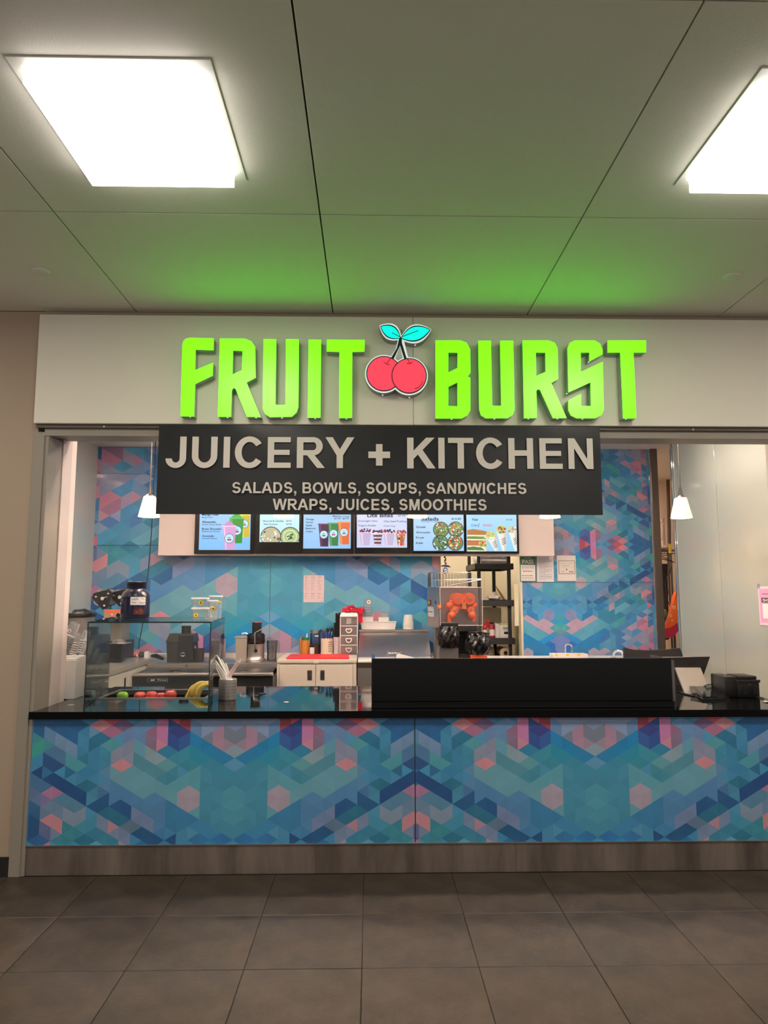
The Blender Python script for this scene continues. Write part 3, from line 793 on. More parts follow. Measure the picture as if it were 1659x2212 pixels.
def monitor(px, pl, zb_off, label, bg):
    """px: outer left/right, pl: lit left/right/bottom in photo points"""
    a, b, zb, zt = rect(px[0], 1000, px[1], 1196, SY)
    la, lb, lz, lt = rect(pl[0], 1008, pl[1], pl[2], SY)
    t = thing('menu_screen', label, 'screen', ((a + b) / 2, SY, zb), 'menu screens')
    obj('casing', B().box(a + .002, b - .002, SY + .001, MY - .0005, zb, zt, .003, 1), M('monitor casing', (5, 5, 7), .22, spec=.3), t)
    p = Print((0, SY - .0002, 0))
    n = 10
    for k in range(n):  # the shown picture fades from top to bottom
        za, zc = lz + (lt - lz) * k / n, lz + (lt - lz) * (k + 1) / n; u = k / (n - 1)
        p.rect(la, lb, za, zc, tuple(bg[0][i] * (1 - u) + bg[1][i] * u for i in range(3)), lift=False)
    p.k = 1
    return t, p
def S(x, y): return survey(x, y, SY)
def sd(p, x, y, r, col, n=20, ry=None, **k):
    a, b = S(x, y); p.disc(a, b, r * .00474, col, n, (ry or r) * .00474, **k)
def sp(p, pt, col): p.poly([S(*q) for q in pt], col)
def Z7(x, y): return 340 + x / 3.95, 1090 + y / 3.95
def Z8(x, y): return 740 + x / 3.19, 1090 + y / 3.19
def words(t, body, a, b, top, bot, f, mat=None, bold=.02):
    (pa, pt), (pb, pq) = f(a, top), f(b, bot); x0, x1, z0, z1 = rect(pa, pt, pb, pq, SY)
    lettering(body, x0, x1, z0, z1, mat or m_scrb, t, y=SY - .008, bold=bold)
def badge(p, x, y, r):
    sd(p, x, y, r, (60, 90, 130)); sd(p, x, y, r * .9, (190, 236, 250)); sd(p, x - r * .2, y + r * .25, r * .2, (190, 30, 60)); sd(p, x + r * .2, y + r * .25, r * .2, (190, 30, 60))
    sp(p, [(x - r * .3, y - r * .25), (x + r * .3, y - r * .25), (x, y - r * .05)], (30, 60, 90))
def cup(p, f, xl, xr, yt, xbl, xbr, yb, col, hi, dome=None):
    q = lambda x, y: f(x, y)
    if dome:
        for k in range(9):
            u = k / 8; c = dome if k % 2 else tuple(min(255, v + 30) for v in dome)
            sp(p, [q(xl + (xr - xl) * (u * .45), yt - 44 * u), q(xr - (xr - xl) * (u * .45), yt - 44 * u), q(xr - (xr - xl) * (u * .45 + .05), yt - 44 * u - 7), q(xl + (xr - xl) * (u * .45 + .05), yt - 44 * u - 7)], c)
    sp(p, [q(xl, yt), q(xr, yt), q(xbr, yb), q(xbl, yb)], col)
    sp(p, [q(xl + 8, yt), q(xl + 22, yt), q(xbl + 16, yb), q(xbl + 6, yb)], hi)
    sp(p, [q(xl - 5, yt - 6), q(xr + 5, yt - 6), q(xr + 3, yt + 4), q(xl - 3, yt + 4)], tuple(min(255, v + 50) for v in col))
BG = ((130, 195, 255), (196, 226, 255))
# 1 smoothies
t, p = monitor((421.5, 551), (432, 542, 1188), 0, 'leftmost menu screen, showing three smoothie cups on pale blue', BG)
f = Z7
cup(p, f, 705, 790, 88, 722, 782, 278, (214, 186, 40), (240, 220, 110)); badge(p, *f(742, 165), 36 / 3.95)
cup(p, f, 618, 738, 118, 640, 722, 330, (36, 150, 50), (90, 190, 90), (60, 170, 50)); badge(p, *f(680, 222), 40 / 3.95)
cup(p, f, 556, 672, 186, 578, 660, 386, (216, 160, 215), (238, 200, 238), (190, 130, 180)); badge(p, *f(615, 290), 42 / 3.95)
p.build('picture', m_scr, t)
words(t, 'Mango Kale', 382, 522, 76, 101, f); words(t, 'Mango, Kale', 382, 472, 104, 118, f, m_grey_ink)
words(t, 'Alexander', 382, 504, 138, 158, f); words(t, 'Banana, Peanut Butter', 382, 552, 164, 178, f, m_grey_ink)
words(t, 'Brain Booster', 382, 549, 199, 217, f); words(t, 'Blueberries, Banana', 382, 534, 223, 238, f, m_grey_ink)
words(t, 'Avocado', 382, 484, 259, 277, f); words(t, 'Avocado, Banana', 382, 510, 283, 297, f, m_grey_ink)
# 2 soups
t, p = monitor((551.5, 653.5), (562, 647, 1171), 0, 'menu screen showing two bowls of soup under the word Soups', ((196, 240, 246), (215, 245, 255)))
def bowl(p, f, x, y, r, col, bits, seed, ring=(16, 22, 24)):
    sc = 3.95 if f is Z7 else 3.19; rr = random.Random(seed); px, py = f(x, y)
    sd(p, px, py, r / sc, ring, 28); sd(p, px, py, r * .92 / sc, col, 28)
    for k in range(bits[0]):
        a = rr.uniform(0, 2 * PI); d = r * .86 * math.sqrt(rr.random()); s = rr.uniform(*bits[1]) / sc; c = rr.choice(bits[2]); a2 = rr.uniform(0, PI)
        q = f(x + d * math.cos(a), y + d * math.sin(a)); n = rr.choice((4, 5, 7))
        sp(p, [(q[0] + s * math.cos(a2 + 2 * PI * i / n) * (1 if i % 2 else .7), q[1] + s * math.sin(a2 + 2 * PI * i / n) * .8) for i in range(n)], c)
def clipbelow(t, p):  # nothing may hang past the lit picture
    zmin = p.zmin; p.f = [([Vector((q.x, q.y, max(q.z, zmin))) for q in a], c) for a, c in p.f]
p.zmin = rect(562, 1008, 647, 1171, SY)[2]
f = Z7
bowl(p, f, 968, 275, 88, (190, 186, 150), (20, (10, 17), [(236, 230, 215), (205, 196, 172), (90, 74, 60), (246, 243, 232)]), 3)
bowl(p, f, 1132, 275, 84, (168, 190, 120), (10, (4, 9), [(196, 210, 150), (210, 220, 170)]), 4)
for k in range(3): sd(p, *f(1132, 275), (62 - 14 * k) / 3.95, [(210, 224, 180), (168, 192, 124), (206, 222, 172)][k])
rr = random.Random(5)
for k in range(16):
    q = f(1132 + rr.uniform(-22, 22), 275 + rr.uniform(-22, 22)); sp(p, [(q[0] - 2.5, q[1]), (q[0], q[1] - 1.6), (q[0] + 2.5, q[1] + .6), (q[0], q[1] + 1.9)], rr.choice([(36, 96, 30), (60, 130, 50), (24, 70, 26)]))
clipbelow(t, p); p.build('picture', m_scr, t)
words(t, 'Soups', 990, 1104, 88, 120, f); words(t, 'Broccoli & Cheddar', 905, 1082, 134, 148, f, m_grey_ink); words(t, '$9.95', 1100, 1146, 134, 148, f, m_grey_ink)
words(t, 'Thai Coconut', 905, 1026, 161, 175, f, m_grey_ink); words(t, '$9.95', 1100, 1146, 161, 175, f, m_grey_ink)
# 3 juices
t, p = monitor((654, 765), (656, 758, 1185), 0, 'menu screen showing purple, green and orange juice cups in a row', ((150, 200, 250), (205, 228, 255)))
for (xl, xr, yt, xbl, xbr, yb, c, h, by) in ((1375, 1465, 168, 1390, 1458, 358, (64, 16, 60), (110, 50, 104), 256), (1458, 1548, 160, 1474, 1542, 352, (40, 128, 60), (90, 170, 100), 248), (1540, 1645, 152, 1562, 1634, 340, (230, 110, 50), (250, 160, 100), 238)):
    cup(p, f, xl, xr, yt, xbl, xbr, yb, c, h); badge(p, *f((xl + xr) / 2, by), 36 / 3.95)
p.build('picture', m_scr, t)
words(t, 'Medium Large', 1496, 1640, 93, 110, f, m_grey_ink); words(t, '$7.99  $9.99', 1508, 1636, 113, 128, f, m_grey_ink)
for k, wd in enumerate(('Orange', 'Carrot', 'Apple', 'Beetroot', 'Celery')): words(t, wd, 1266, (1336, 1328, 1320, 1352, 1326)[k], 118 + 26 * k, 133 + 26 * k + (4 if wd in ('Orange', 'Apple', 'Celery') else 0), f)
# 4 lite bites
t, p = monitor((765.5, 886.5), (771, 879, 1183), 0, 'menu screen showing four small dessert cups topped with berries', ((205, 214, 248), (228, 230, 255)))
f = Z8
for k, (xl, xr, yt, yb) in enumerate(((116, 196, 190, 280), (206, 278, 196, 284), (282, 358, 194, 280), (368, 432, 200, 284))):
    cup(p, f, xl, xr, yt, xl + 12, xr - 12, yb, ((196, 178, 214), (206, 190, 214), (200, 180, 210), (196, 120, 70))[k], (226, 214, 236))
    rr = random.Random(20 + k)
    if k == 1:
        for b in range(3): sp(p, [f(xl + 5 + b * 3, yt + 14 + 24 * b), f(xr - 5 - b * 3, yt + 14 + 24 * b), f(xr - 8 - b * 3, yt + 26 + 24 * b), f(xl + 8 + b * 3, yt + 26 + 24 * b)], (90, 34, 50))
    if k == 3:
        for b in range(26):
            q = f(rr.uniform(xl + 10, xr - 10), rr.uniform(yt + 5, yb - 5)); sd(p, q[0], q[1], rr.uniform(1.2, 2.6), rr.choice([(230, 120, 40), (90, 140, 40), (200, 30, 40), (40, 24, 50), (240, 210, 120)]), 6)
    for b in range(20):
        q = f(rr.uniform(xl - 2, xr + 2), yt - rr.uniform(2, 20)); sd(p, q[0], q[1], rr.uniform(1.2, 2.4), rr.choice([(34, 30, 66), (50, 40, 80), (190, 30, 50), (220, 60, 70), (30, 24, 44)]), 8)
p.build('picture', m_scr, t)
words(t, 'Lite Bites', 170, 347, 62, 88, f); words(t, '$7.49', 382, 432, 72, 84, f, m_grey_ink); words(t, 'Overnight Oats', 107, 240, 108, 122, f, m_grey_ink)
words(t, 'Chia Seed Pudding', 283, 440, 110, 125, f, m_grey_ink); words(t, 'Yogurt Parfait', 107, 230, 139, 154, f, m_grey_ink); words(t, 'Fruit Cup', 283, 364, 143, 156, f, m_grey_ink)
# 5 salads
t, p = monitor((887, 1004), (893, 1001, 1190), 0, 'menu screen showing four salad bowls beside the word Salads', ((170, 212, 250), (206, 228, 255)))
GR = [(70, 130, 50), (120, 170, 70), (40, 90, 40), (226, 226, 200), (200, 50, 50), (240, 240, 236), (150, 190, 110)]
for k, (x, y, pal) in enumerate(((678, 172, GR), (778, 172, GR + [(230, 120, 60)]), (672, 266, [(50, 100, 70), (90, 140, 100), (236, 240, 240), (30, 60, 50), (200, 220, 210)]), (772, 266, [(230, 140, 40), (246, 220, 130), (214, 50, 50), (246, 240, 230), (110, 150, 50), (60, 40, 60)]))):
    bowl(p, f, x, y, 55, (110, 140, 90), (60, (5, 10), pal), 30 + k)
p.zmin = rect(893, 1008, 1001, 1190, SY)[2]; xm = rect(893, 1008, 1001, 1190, SY)[1]
p.f = [([Vector((min(q.x, xm), q.y, q.z)) for q in a], c) for a, c in p.f]; clipbelow(t, p); p.build('picture', m_scr, t)
words(t, 'Salads', 540, 662, 86, 112, f); words(t, '$12.50', 750, 815, 92, 107, f); words(t, 'Garden Fresh', 542, 660, 112, 124, f, m_teal_ink, 0)
for k, wd in enumerate(('Greek', 'Avocado', 'Fruit', 'Kale')): words(t, wd, 506, (574, 604, 562, 554)[k], 148 + 36.5 * k, 162 + 36.5 * k, f)
# 6 sandwiches
t, p = monitor((1004.5, 1120), (1007, 1115, 1191), 0, 'rightmost menu screen, showing sandwiches and wraps on pale blue', ((150, 214, 255), (205, 232, 255)))
for k, (y, h) in enumerate(((176, 40), (226, 18), (256, 34), (296, 26))):
    c = ((190, 120, 60), (110, 150, 60), (196, 126, 64), (80, 130, 60))[k]
    sp(p, [f(858, y), f(900, y - 8), f(975, y + 4), f(1000, y + 14), f(996, y + h), f(940, y + h - 6), f(858, y + h)], c)
    sp(p, [f(858, y + h - 8), f(996, y + h - 6), f(992, y + h + 10), f(858, y + h + 8)], (244, 234, 214))
    sp(p, [f(858, y + h + 2), f(985, y + h + 4), f(970, y + h + 12), f(858, y + h + 14)], (216, 60, 50) if k % 2 else (120, 170, 70))
rr = random.Random(9)
def wrap(x, y, ang, L, wd, seed, face):
    ca, sa = math.cos(ang), math.sin(ang)
    T = lambda a, b: f(x + a * ca - b * sa, y + a * sa + b * ca)
    sp(p, [T(-wd, 0), T(wd, 0), T(wd * .35, L), T(-wd * .35, L)], (242, 238, 228))
    sp(p, [T(wd * .4, 0), T(wd, 0), T(wd * .35, L), T(0, L)], (214, 208, 200))
    for i in range(4): sp(p, [T(-wd * .2, L * .45 + i * 12), T(wd * .5, L * .38 + i * 12), T(wd * .5, L * .41 + i * 12), T(-wd * .2, L * .48 + i * 12)], (60, 44, 40))
    q = f(x, y); sd(p, q[0], q[1], wd / 3.19, (200, 214, 150), 18, wd * .8 / 3.19); r2 = random.Random(seed)
    for k in range(16): sd(p, q[0] + r2.uniform(-.7, .7) * wd / 3.19, q[1] + r2.uniform(-.55, .55) * wd / 3.19, r2.uniform(1.4, 3), r2.choice(face), 7)
wrap(1168, 172, -.2, 150, 30, 1, [(220, 200, 200), (190, 150, 150), (240, 232, 226)]); wrap(1092, 172, -.15, 150, 38, 2, [(90, 150, 50), (160, 190, 90), (190, 60, 60)]); wrap(1020, 212, -.35, 120, 36, 3, [(250, 246, 236), (246, 200, 60), (160, 190, 120)]); wrap(965, 268, -.5, 60, 30, 4, [(230, 70, 50), (120, 170, 60), (240, 140, 60)])
p.zmin = rect(1007, 1008, 1115, 1191, SY)[2]; xm = rect(1007, 1008, 1115, 1191, SY)[1]
p.f = [([Vector((min(q.x, xm), q.y, q.z)) for q in a], c) for a, c in p.f]; clipbelow(t, p); p.build('picture', m_scr, t)
words(t, 'Egg', 893, 932, 96, 112, f, m_grey_ink); words(t, '$13.25', 1126, 1168, 99, 110, f, m_grey_ink); words(t, 'Cold', 886, 926, 135, 150, f, m_teal_ink); words(t, '/', 932, 942, 130, 156, f, m_grey_ink); words(t, 'Grilled', 968, 1027, 134, 150, f, m_coral_ink)

# ------------------------------------------------------------------ papers on the walls
def sheet(name, px, Y, label, draw, col=(236, 226, 222), tilt=0):
    x0, x1, z0, z1 = rect(*px, Y)
    t = thing(name, label, 'notice', ((x0 + x1) / 2, Y, z0), None)
    obj('sheet', B().box(x0, x1, Y - .002, Y - .0003, z0, z1), M('paper %d' % (col[0] * 9 + col[2]), col, .8, spec=.2), t)
    p = Print((x0, Y - .0022, z0)); draw(p, x1 - x0, z1 - z0, t, x0, z0, Y); p.build('print', m_paper, t)
def lines(p, x0, x1, ys, col=(96, 92, 92), th=.0022, rr=None, gap=True):
    rr = rr or random.Random(1)
    for y in ys:
        x = x0
        while x < x1 - .004:
            l = min(x1 - x, rr.uniform(.008, .03)); p.rect(x, x + l, y, y + th, col, lift=False); x += l + (rr.uniform(.003, .007) if gap else .004)
def d_menu(p, W, H, t, x0, z0, Y):
    p.k += 1; rr = random.Random(2)
    for top, n in ((.93, 9), (.32, 4)):
        for k in range(n):
            y = H * (top - .058 * k)
            for a, b in ((.06, .20), (.36, .58), (.70, .88)):
                l = (b - a) * W * (1 if k == 0 else rr.uniform(.45, 1)); lines(p, a * W, a * W + l, [y], (80, 70, 78) if k == 0 else (130, 116, 122), .0034 if k == 0 else .0026, rr)
sheet('recipe_sheet', (656, 1243, 700, 1301), BY - .001, 'small printed list taped to the blue wall above the condiment jars', d_menu, (226, 204, 206))
def d_pass(p, W, H, t, x0, z0, Y):
    p.k += 1; p.rect(0, W, H * .66, H, (70, 112, 84)); p.rect(0, W * .06, 0, H, (90, 130, 100)); p.rect(W * .94, W, 0, H, (90, 130, 100)); p.rect(0, W, 0, .006, (90, 130, 100))
    rr = random.Random(3); lines(p, W * .12, W * .9, [H * .58, H * .53], (60, 60, 60), .003, rr); lines(p, W * .2, W * .75, [H * .40], (70, 64, 64), .006, rr); lines(p, W * .12, W * .8, [H * .22], (40, 40, 40), .005, rr); lines(p, W * .12, W * .9, [H * .15, H * .1], (120, 120, 120), .003, rr)
    lettering('PASS', x0 + W * .16, x0 + W * .86, z0 + H * .70, z0 + H * .88, m_inkw, t, y=Y - .0035, bold=.035)
    lettering('DineSafe', x0 + W * .32, x0 + W * .72, z0 + H * .915, z0 + H * .965, m_inkw, t, y=Y - .0035, bold=.01)
sheet('pass_notice', (1122.5, 1202, 1158, 1256), BY - .02, 'green and white inspection notice reading PASS under the menu board', d_pass)
def d_form(p, W, H, t, x0, z0, Y):
    p.k += 1; rr = random.Random(4)
    for k in range(26): lines(p, W * .14, W * rr.choice((.5, .7, .88, .88)), [H * (.94 - .034 * k)], (128, 124, 128), .0022, rr)
    for k in (5, 11, 17, 22): p.rect(W * .12, W * .9, H * (.955 - .034 * k), H * (.955 - .034 * k) + .001, (90, 90, 96), lift=False)
sheet('report_sheet', (1159.5, 1202, 1196, 1257), BY - .006, 'white page of dense fine print between the PASS notice and the framed certificate', d_form, (228, 222, 226))
def d_cert(p, W, H, t, x0, z0, Y):
    p.k += 1; p.rect(W * .07, W * .95, H * .27, H * .80, (120, 120, 108)); p.rect(W * .10, W * .92, H * .29, H * .78, (232, 224, 214)); rr = random.Random(5)
    lines(p, W * .2, W * .84, [H * .68], (80, 80, 80), .004, rr); lines(p, W * .28, W * .7, [H * .59], (90, 90, 90), .004, rr); lines(p, W * .2, W * .84, [H * .53], (150, 150, 150), .0022, rr)
    p.disc(W * .5, H * .45, .008, (110, 100, 100), 10); lines(p, W * .22, W * .42, [H * .355], (110, 110, 110), .004, rr); lines(p, W * .64, W * .84, [H * .36, H * .335], (60, 60, 64), .005, rr)
sheet('certificate_sheet', (1203.5, 1200, 1244, 1255), BY - .004, 'white sheet with a bordered certificate taped beside the fine print page', d_cert)
# poster on the right glass wall
pt = thing('pink_poster', 'pink notice taped to the white glass wall above the printer', 'poster', (2.90, .66, 1.37))
obj('sheet', B().box(2.9005, 2.9035, .42, .96, 1.365, 1.648), M('pink paper', (240, 206, 222), .6), pt)
p = Print((2.9, .96, 1.365), (0, -1, 0), (0, 0, 1)); p.rect(.015, .53, .02, .265, (226, 160, 200)); p.rect(.04, .50, .165, .20, (60, 56, 60)); p.rect(.05, .28, .05, .155, (244, 232, 238)); lines(p, .05, .4, [.225], (110, 80, 100), .006); p.build('print', m_paper, pt)
lettering('SCAN', .055, .30, .172, .193, m_inkw, pt, o=(2.899, .96, 1.365), u=(0, -1, 0), v=(0, 0, 1), bold=.03)
obj('tape', B().box(2.8985, 2.9002, .93, .965, 1.632, 1.668), m_clear, pt)

# ------------------------------------------------------------------ glass fruit case on the counter
FL, FR, BL, BR = (-1.70, .075), (-.962, .07), (-1.865, .90), (-1.045, .87)
GZ0, GZ1 = .9155, 1.420
gc = thing('glass_case', 'clear glass sneeze guard case standing over the fruit pan', 'glass case', (-1.38, .45, GZ0))
def pane(nm, a, b, z0, z1):
    d = Vector((b[0] - a[0], b[1] - a[1], 0)).normalized(); nrm = Vector((-d.y, d.x, 0)) * .003
    P = [Vector((a[0], a[1], 0)), Vector((b[0], b[1], 0))]
    bb = B().hull8([(P[0].x - nrm.x, P[0].y - nrm.y, z0), (P[1].x - nrm.x, P[1].y - nrm.y, z0), (P[1].x + nrm.x, P[1].y + nrm.y, z0), (P[0].x + nrm.x, P[0].y + nrm.y, z0),
                    (P[0].x - nrm.x, P[0].y - nrm.y, z1), (P[1].x - nrm.x, P[1].y - nrm.y, z1), (P[1].x + nrm.x, P[1].y + nrm.y, z1), (P[0].x + nrm.x, P[0].y + nrm.y, z1)])
    obj(nm, bb, m_glass, gc)
pane('front_pane', FL, FR, GZ0, GZ1 - .001); pane('side_pane', FL, BL, GZ0, GZ1 - .001); pane('side_pane', FR, BR, GZ0, GZ1 - .001)
obj('top_pane', B().prism([FL, FR, BR, BL], GZ1, GZ1 + .008, axis='z'), m_glass, gc)
e = B()
def er(a, b, z0, z1, r=.0035): e.tube([(a[0], a[1], z0), (b[0], b[1], z1)], r, 6)
er(FL, FL, GZ0, GZ1); er(FR, FR, GZ0, GZ1); er(BL, BL, GZ0, GZ1, .0015); er(BR, BR, GZ0, GZ1, .0012); zt = GZ1 + .004
er(FL, FR, zt, zt, .0042); er(FR, BR, zt, zt, .0036); er(FL, BL, zt, zt, .0036); er(BL, BR, zt, zt, .003); er(FL, BL, GZ0 + .002, GZ0 + .002, .002); er(FR, BR, GZ0 + .002, GZ0 + .002, .002)
obj('polished_edge', e, m_edge, gc)

# fruit
m_apple = M('red apple skin', (214, 70, 62), .25, noise=.35, nscale=9, stretch=(1, 1, .4)); m_gapple = M('green apple skin', (140, 190, 50), .25, noise=.1, nscale=12)
m_stem = M('fruit stem', (70, 48, 28), .7); m_ban_ = M('banana skin', (238, 204, 84), .45, noise=.12, nscale=14); m_tip = M('banana tip', (58, 42, 26), .8)
def apple(px, py, Y, r, mat, label):
    x, z = survey(px, py, Y)
    t = thing('apple', label, 'apple', (x, Y, z - r), 'apples in the fruit pan' if mat is m_apple else None)
    obj('skin', B().sph((x, Y, z), (r, r, r * .94), 24, 16, lambda c: 1 - .20 * max(0, c.z) ** 8 - .12 * max(0, -c.z) ** 8 - .03 * (1 - c.z) * .5), mat, t, 60)
    obj('stem', B().tube([(x, Y, z + r * .7), (x + .004, Y, z + r * 1.02)], .0018, 6), m_stem, t)
    return x, z
apple(264.5, 1504, .62, .0385, m_gapple, 'single green apple alone at one end of the fruit pan')
apple(302.5, 1504.5, .62, .0395, m_apple, 'red apple nearest the green apple in the pan')
apple(327, 1503, .62, .0395, m_apple, 'red apple second from the green apple, touching its left neighbour')
apple(347.5, 1505, .66, .034, m_apple, 'smaller red apple sunk between two bigger ones in the pan')
apple(368.5, 1501.5, .62, .0415, m_apple, 'largest red apple, closest to the bananas in the pan')
apple(322, 1515, .555, .036, m_apple, 'red apple low at the front rim, half hidden, below the pair of red apples')
apple(343, 1515, .555, .035, m_apple, 'red apple low at the front rim, half hidden, below the small red apple')
apple(390, 1516, .56, .036, m_apple, 'red apple barely showing at the front rim between largest apple and bananas')
bx, bz = survey(440, 1475, .66)
bn = thing('banana_bunch', 'bunch of yellow bananas lying at the end of the fruit pan', 'bananas', (bx, .66, .80))
def banana(q, r, Y):
    P = [survey(a, b, Y) for a, b in q]; V = []
    for i in range(len(P) * 4 - 3):
        k, u = divmod(i, 4); u /= 4; p0 = P[max(k - 1, 0)]; p1 = P[k]; p2 = P[min(k + 1, len(P) - 1)]; p3 = P[min(k + 2, len(P) - 1)]
        V.append([.5 * (2 * p1[d] + (p2[d] - p0[d]) * u + (2 * p0[d] - 5 * p1[d] + 4 * p2[d] - p3[d]) * u * u + (3 * p1[d] - p0[d] - 3 * p2[d] + p3[d]) * u ** 3) for d in (0, 1)])
    n = len(V); rs = [r * (max(.18, math.sin(PI * min(1, (i + .6) / (n * .98)))) ** .55) for i in range(n)]
    o = obj('banana', B().tube([(v[0], Y + .0 * i, v[1]) for i, v in enumerate(V)], rs, 10), m_ban_, bn, 60)
    obj('tip', B().sph((V[0][0], Y, V[0][1]), .0065, 8, 6), m_tip, o)
banana([(400, 1513), (409, 1499), (420, 1490), (436, 1483)], .020, .735)
banana([(406, 1510), (411, 1496), (421, 1483), (441, 1477)], .021, .70)
banana([(420, 1508), (419, 1495), (428, 1479), (446, 1474)], .022, .66)
banana([(428, 1512), (428, 1498), (435, 1484), (449, 1478)], .021, .62)
obj('crown', B().sph(((survey(449, 1476, .66)[0]), .66, survey(449, 1476, .66)[1]), (.02, .03, .016), 10, 8), m_ban_, bn, 60)

# straw holder and straws
sx, sy = -.968 + .005, .42
sx = survey(489, 1490, sy)[0] + .008
sh = thing('straw_holder', 'perforated steel cylinder holding paper straws on the counter', 'straw holder', (sx, sy, .9155))
obj('cylinder', B().lathe(sx, sy, [(.055, .917), (.057, .92), (.057, 1.046), (.055, 1.048), (.053, 1.046), (.053, .925), (0, .925)], 36), M('satin steel', (205, 200, 196), .34, metal=.9), sh, 40)
hb = B()
for k in range(11):
    a = -PI + PI * 2 * k / 11 + .1
    for j in range(5):
        for q in (-.08, .08):
            z = .942 + .020 * j; aa = a + q * 1.4; c = Vector((sx + .0572 * math.cos(aa), sy + .0572 * math.sin(aa), z)); d = Vector((math.cos(aa), math.sin(aa), 0))
            hb.tube([c - d * .0003, c + d * .0004], .0024, 8)
o = obj('hole', hb, m_dark, sh, kind='stuff')
m_straw = M('paper straw', (236, 230, 222), .6); m_straw2 = M('pink white straw', (240, 208, 206), .6)
SQ = [((486, 1458), (462, 1422)), ((482, 1459), (461, 1428)), ((489, 1457), (468, 1415)), ((491, 1458), (472, 1420)), ((478, 1458), (459, 1419)), ((494, 1458), (478, 1424)), ((496, 1457), (487, 1432)), ((474, 1459), (463, 1434)),
      ((492, 1460), (515, 1426)), ((496, 1460), (518, 1430)), ((499, 1461), (520, 1424))]
SL = ['leftmost but one, leaning to the glass case', 'leaning low towards the glass case', 'tall, leaning left in the middle of the bundle', 'leaning left in front of the bundle', 'furthest left in the bundle', 'leaning slightly left, rightmost of the left bundle', 'short and almost upright', 'short, lowest of the left bundle', 'leaning right, innermost of the three', 'leaning right, lowest of the three', 'leaning right, reaching furthest']
for k, ((a, b), lb) in enumerate(zip(SQ, SL)):
    yy = sy - .035 + .007 * k if k < 8 else sy - .02 + .018 * (k - 8)
    p0 = survey(a[0], a[1], yy); p1 = survey(b[0], b[1], yy); d = Vector((p1[0] - p0[0], 0, p1[1] - p0[1])); p0 = Vector((p0[0], yy, p0[1])); tip = Vector((p1[0], yy, p1[1]))
    foot = p0 - d * min(1.4, (p0.z - .935) / max(d.z, .01)); foot.x = min(max(foot.x, sx - .04), sx + .04)
    single('paper_straw', B().tube([foot, p0, tip], .0048, 8), m_straw2 if k >= 8 else m_straw, 'wrapped paper straw ' + lb, 'straw', 'straws in the steel holder', smooth=50)

# protein jar
jx0, jx1, _, _ = rect(263, 1258, 323, 1336, .55); jx = (jx0 + jx1) / 2; jr = (jx1 - jx0) / 2; jz = GZ1 + .009
m_jar = M('navy jar', (20, 20, 44), .28); jt = thing('protein_jar', 'big navy plastic protein jar with handwritten sticker on top of the glass case', 'jar', (jx, .55, jz))
obj('body', B().lathe(jx, .55, [(jr * .9, jz), (jr * .97, jz + .006), (jr, jz + .02), (jr, jz + .13), (jr * .97, jz + .155), (jr * .86, jz + .178), (jr * .7, jz + .193), (jr * .64, jz + .2), (jr * .64, jz + .205)], 48), m_jar, jt, 40)
nk = B()
prof = [(jr * .64, jz + .2)]
for k in range(3): prof += [(jr * .70, jz + .206 + .012 * k), (jr * .70, jz + .211 + .012 * k), (jr * .66, jz + .213 + .012 * k)]
nk.lathe(jx, .55, prof + [(jr * .70, jz + .244), (jr * .66, jz + .246), (0, jz + .244)], 40); obj('neck', nk, m_jar, jt, 40)
def wrapq(p, a0, a1, b0, b1, col, nn=6, rr=jr):  # label patch following the jar's side
    p.k += 1
    for i in range(nn):
        u0, u1 = a0 + (a1 - a0) * i / nn, a0 + (a1 - a0) * (i + 1) / nn; r = rr + .0006 + .0004 * p.k
        P = [Vector((jx + r * math.sin(u), .55 - r * math.cos(u), z)) for u, z in ((u0, b0), (u1, b0), (u1, b1), (u0, b1))]; p.f.append((P, col))
p = Print((0, 0, 0)); wrapq(p, -.95, 1.25, jz + .03, jz + .145, (26, 28, 62)); wrapq(p, -.95, -.50, jz + .035, jz + .12, (44, 46, 84)); wrapq(p, .20, .90, jz + .03, jz + .062, (96, 50, 44)); wrapq(p, .30, .80, jz + .058, jz + .078, (78, 40, 38)); wrapq(p, .36, .52, jz + .04, jz + .055, (130, 74, 58)); wrapq(p, .60, .76, jz + .046, jz + .066, (122, 66, 52))
for z in (.045, .078): wrapq(p, -.9, -.55, jz + z, jz + z + .022, (22, 22, 46))
wrapq(p, -.02, 1.02, jz + .092, jz + .145, (236, 228, 222)); p.build('label', m_paper, jt)
def curved(o):
    for q in o.data.vertices:
        c = q.co + _org[jt.name]; u = (c.x - jx) / jr; q.co = Vector((jx + (jr + .0045) * math.sin(u), .55 - (jr + .0045) * math.cos(u), c.z)) - _org[jt.name]
curved(lettering('LeanFit', jx + jr * .05, jx + jr * .50, jz + .125, jz + .138, m_ink, jt, y=0)); curved(lettering('722 g', jx + jr * .70, jx + jr * .93, jz + .126, jz + .137, m_ink, jt, y=0))
curved(lettering('Whey', jx + jr * .05, jx + jr * .38, jz + .101, jz + .113, m_ink, jt, y=0)); curved(lettering('Protein', jx + jr * .55, jx + jr * .95, jz + .101, jz + .113, m_ink, jt, y=0))

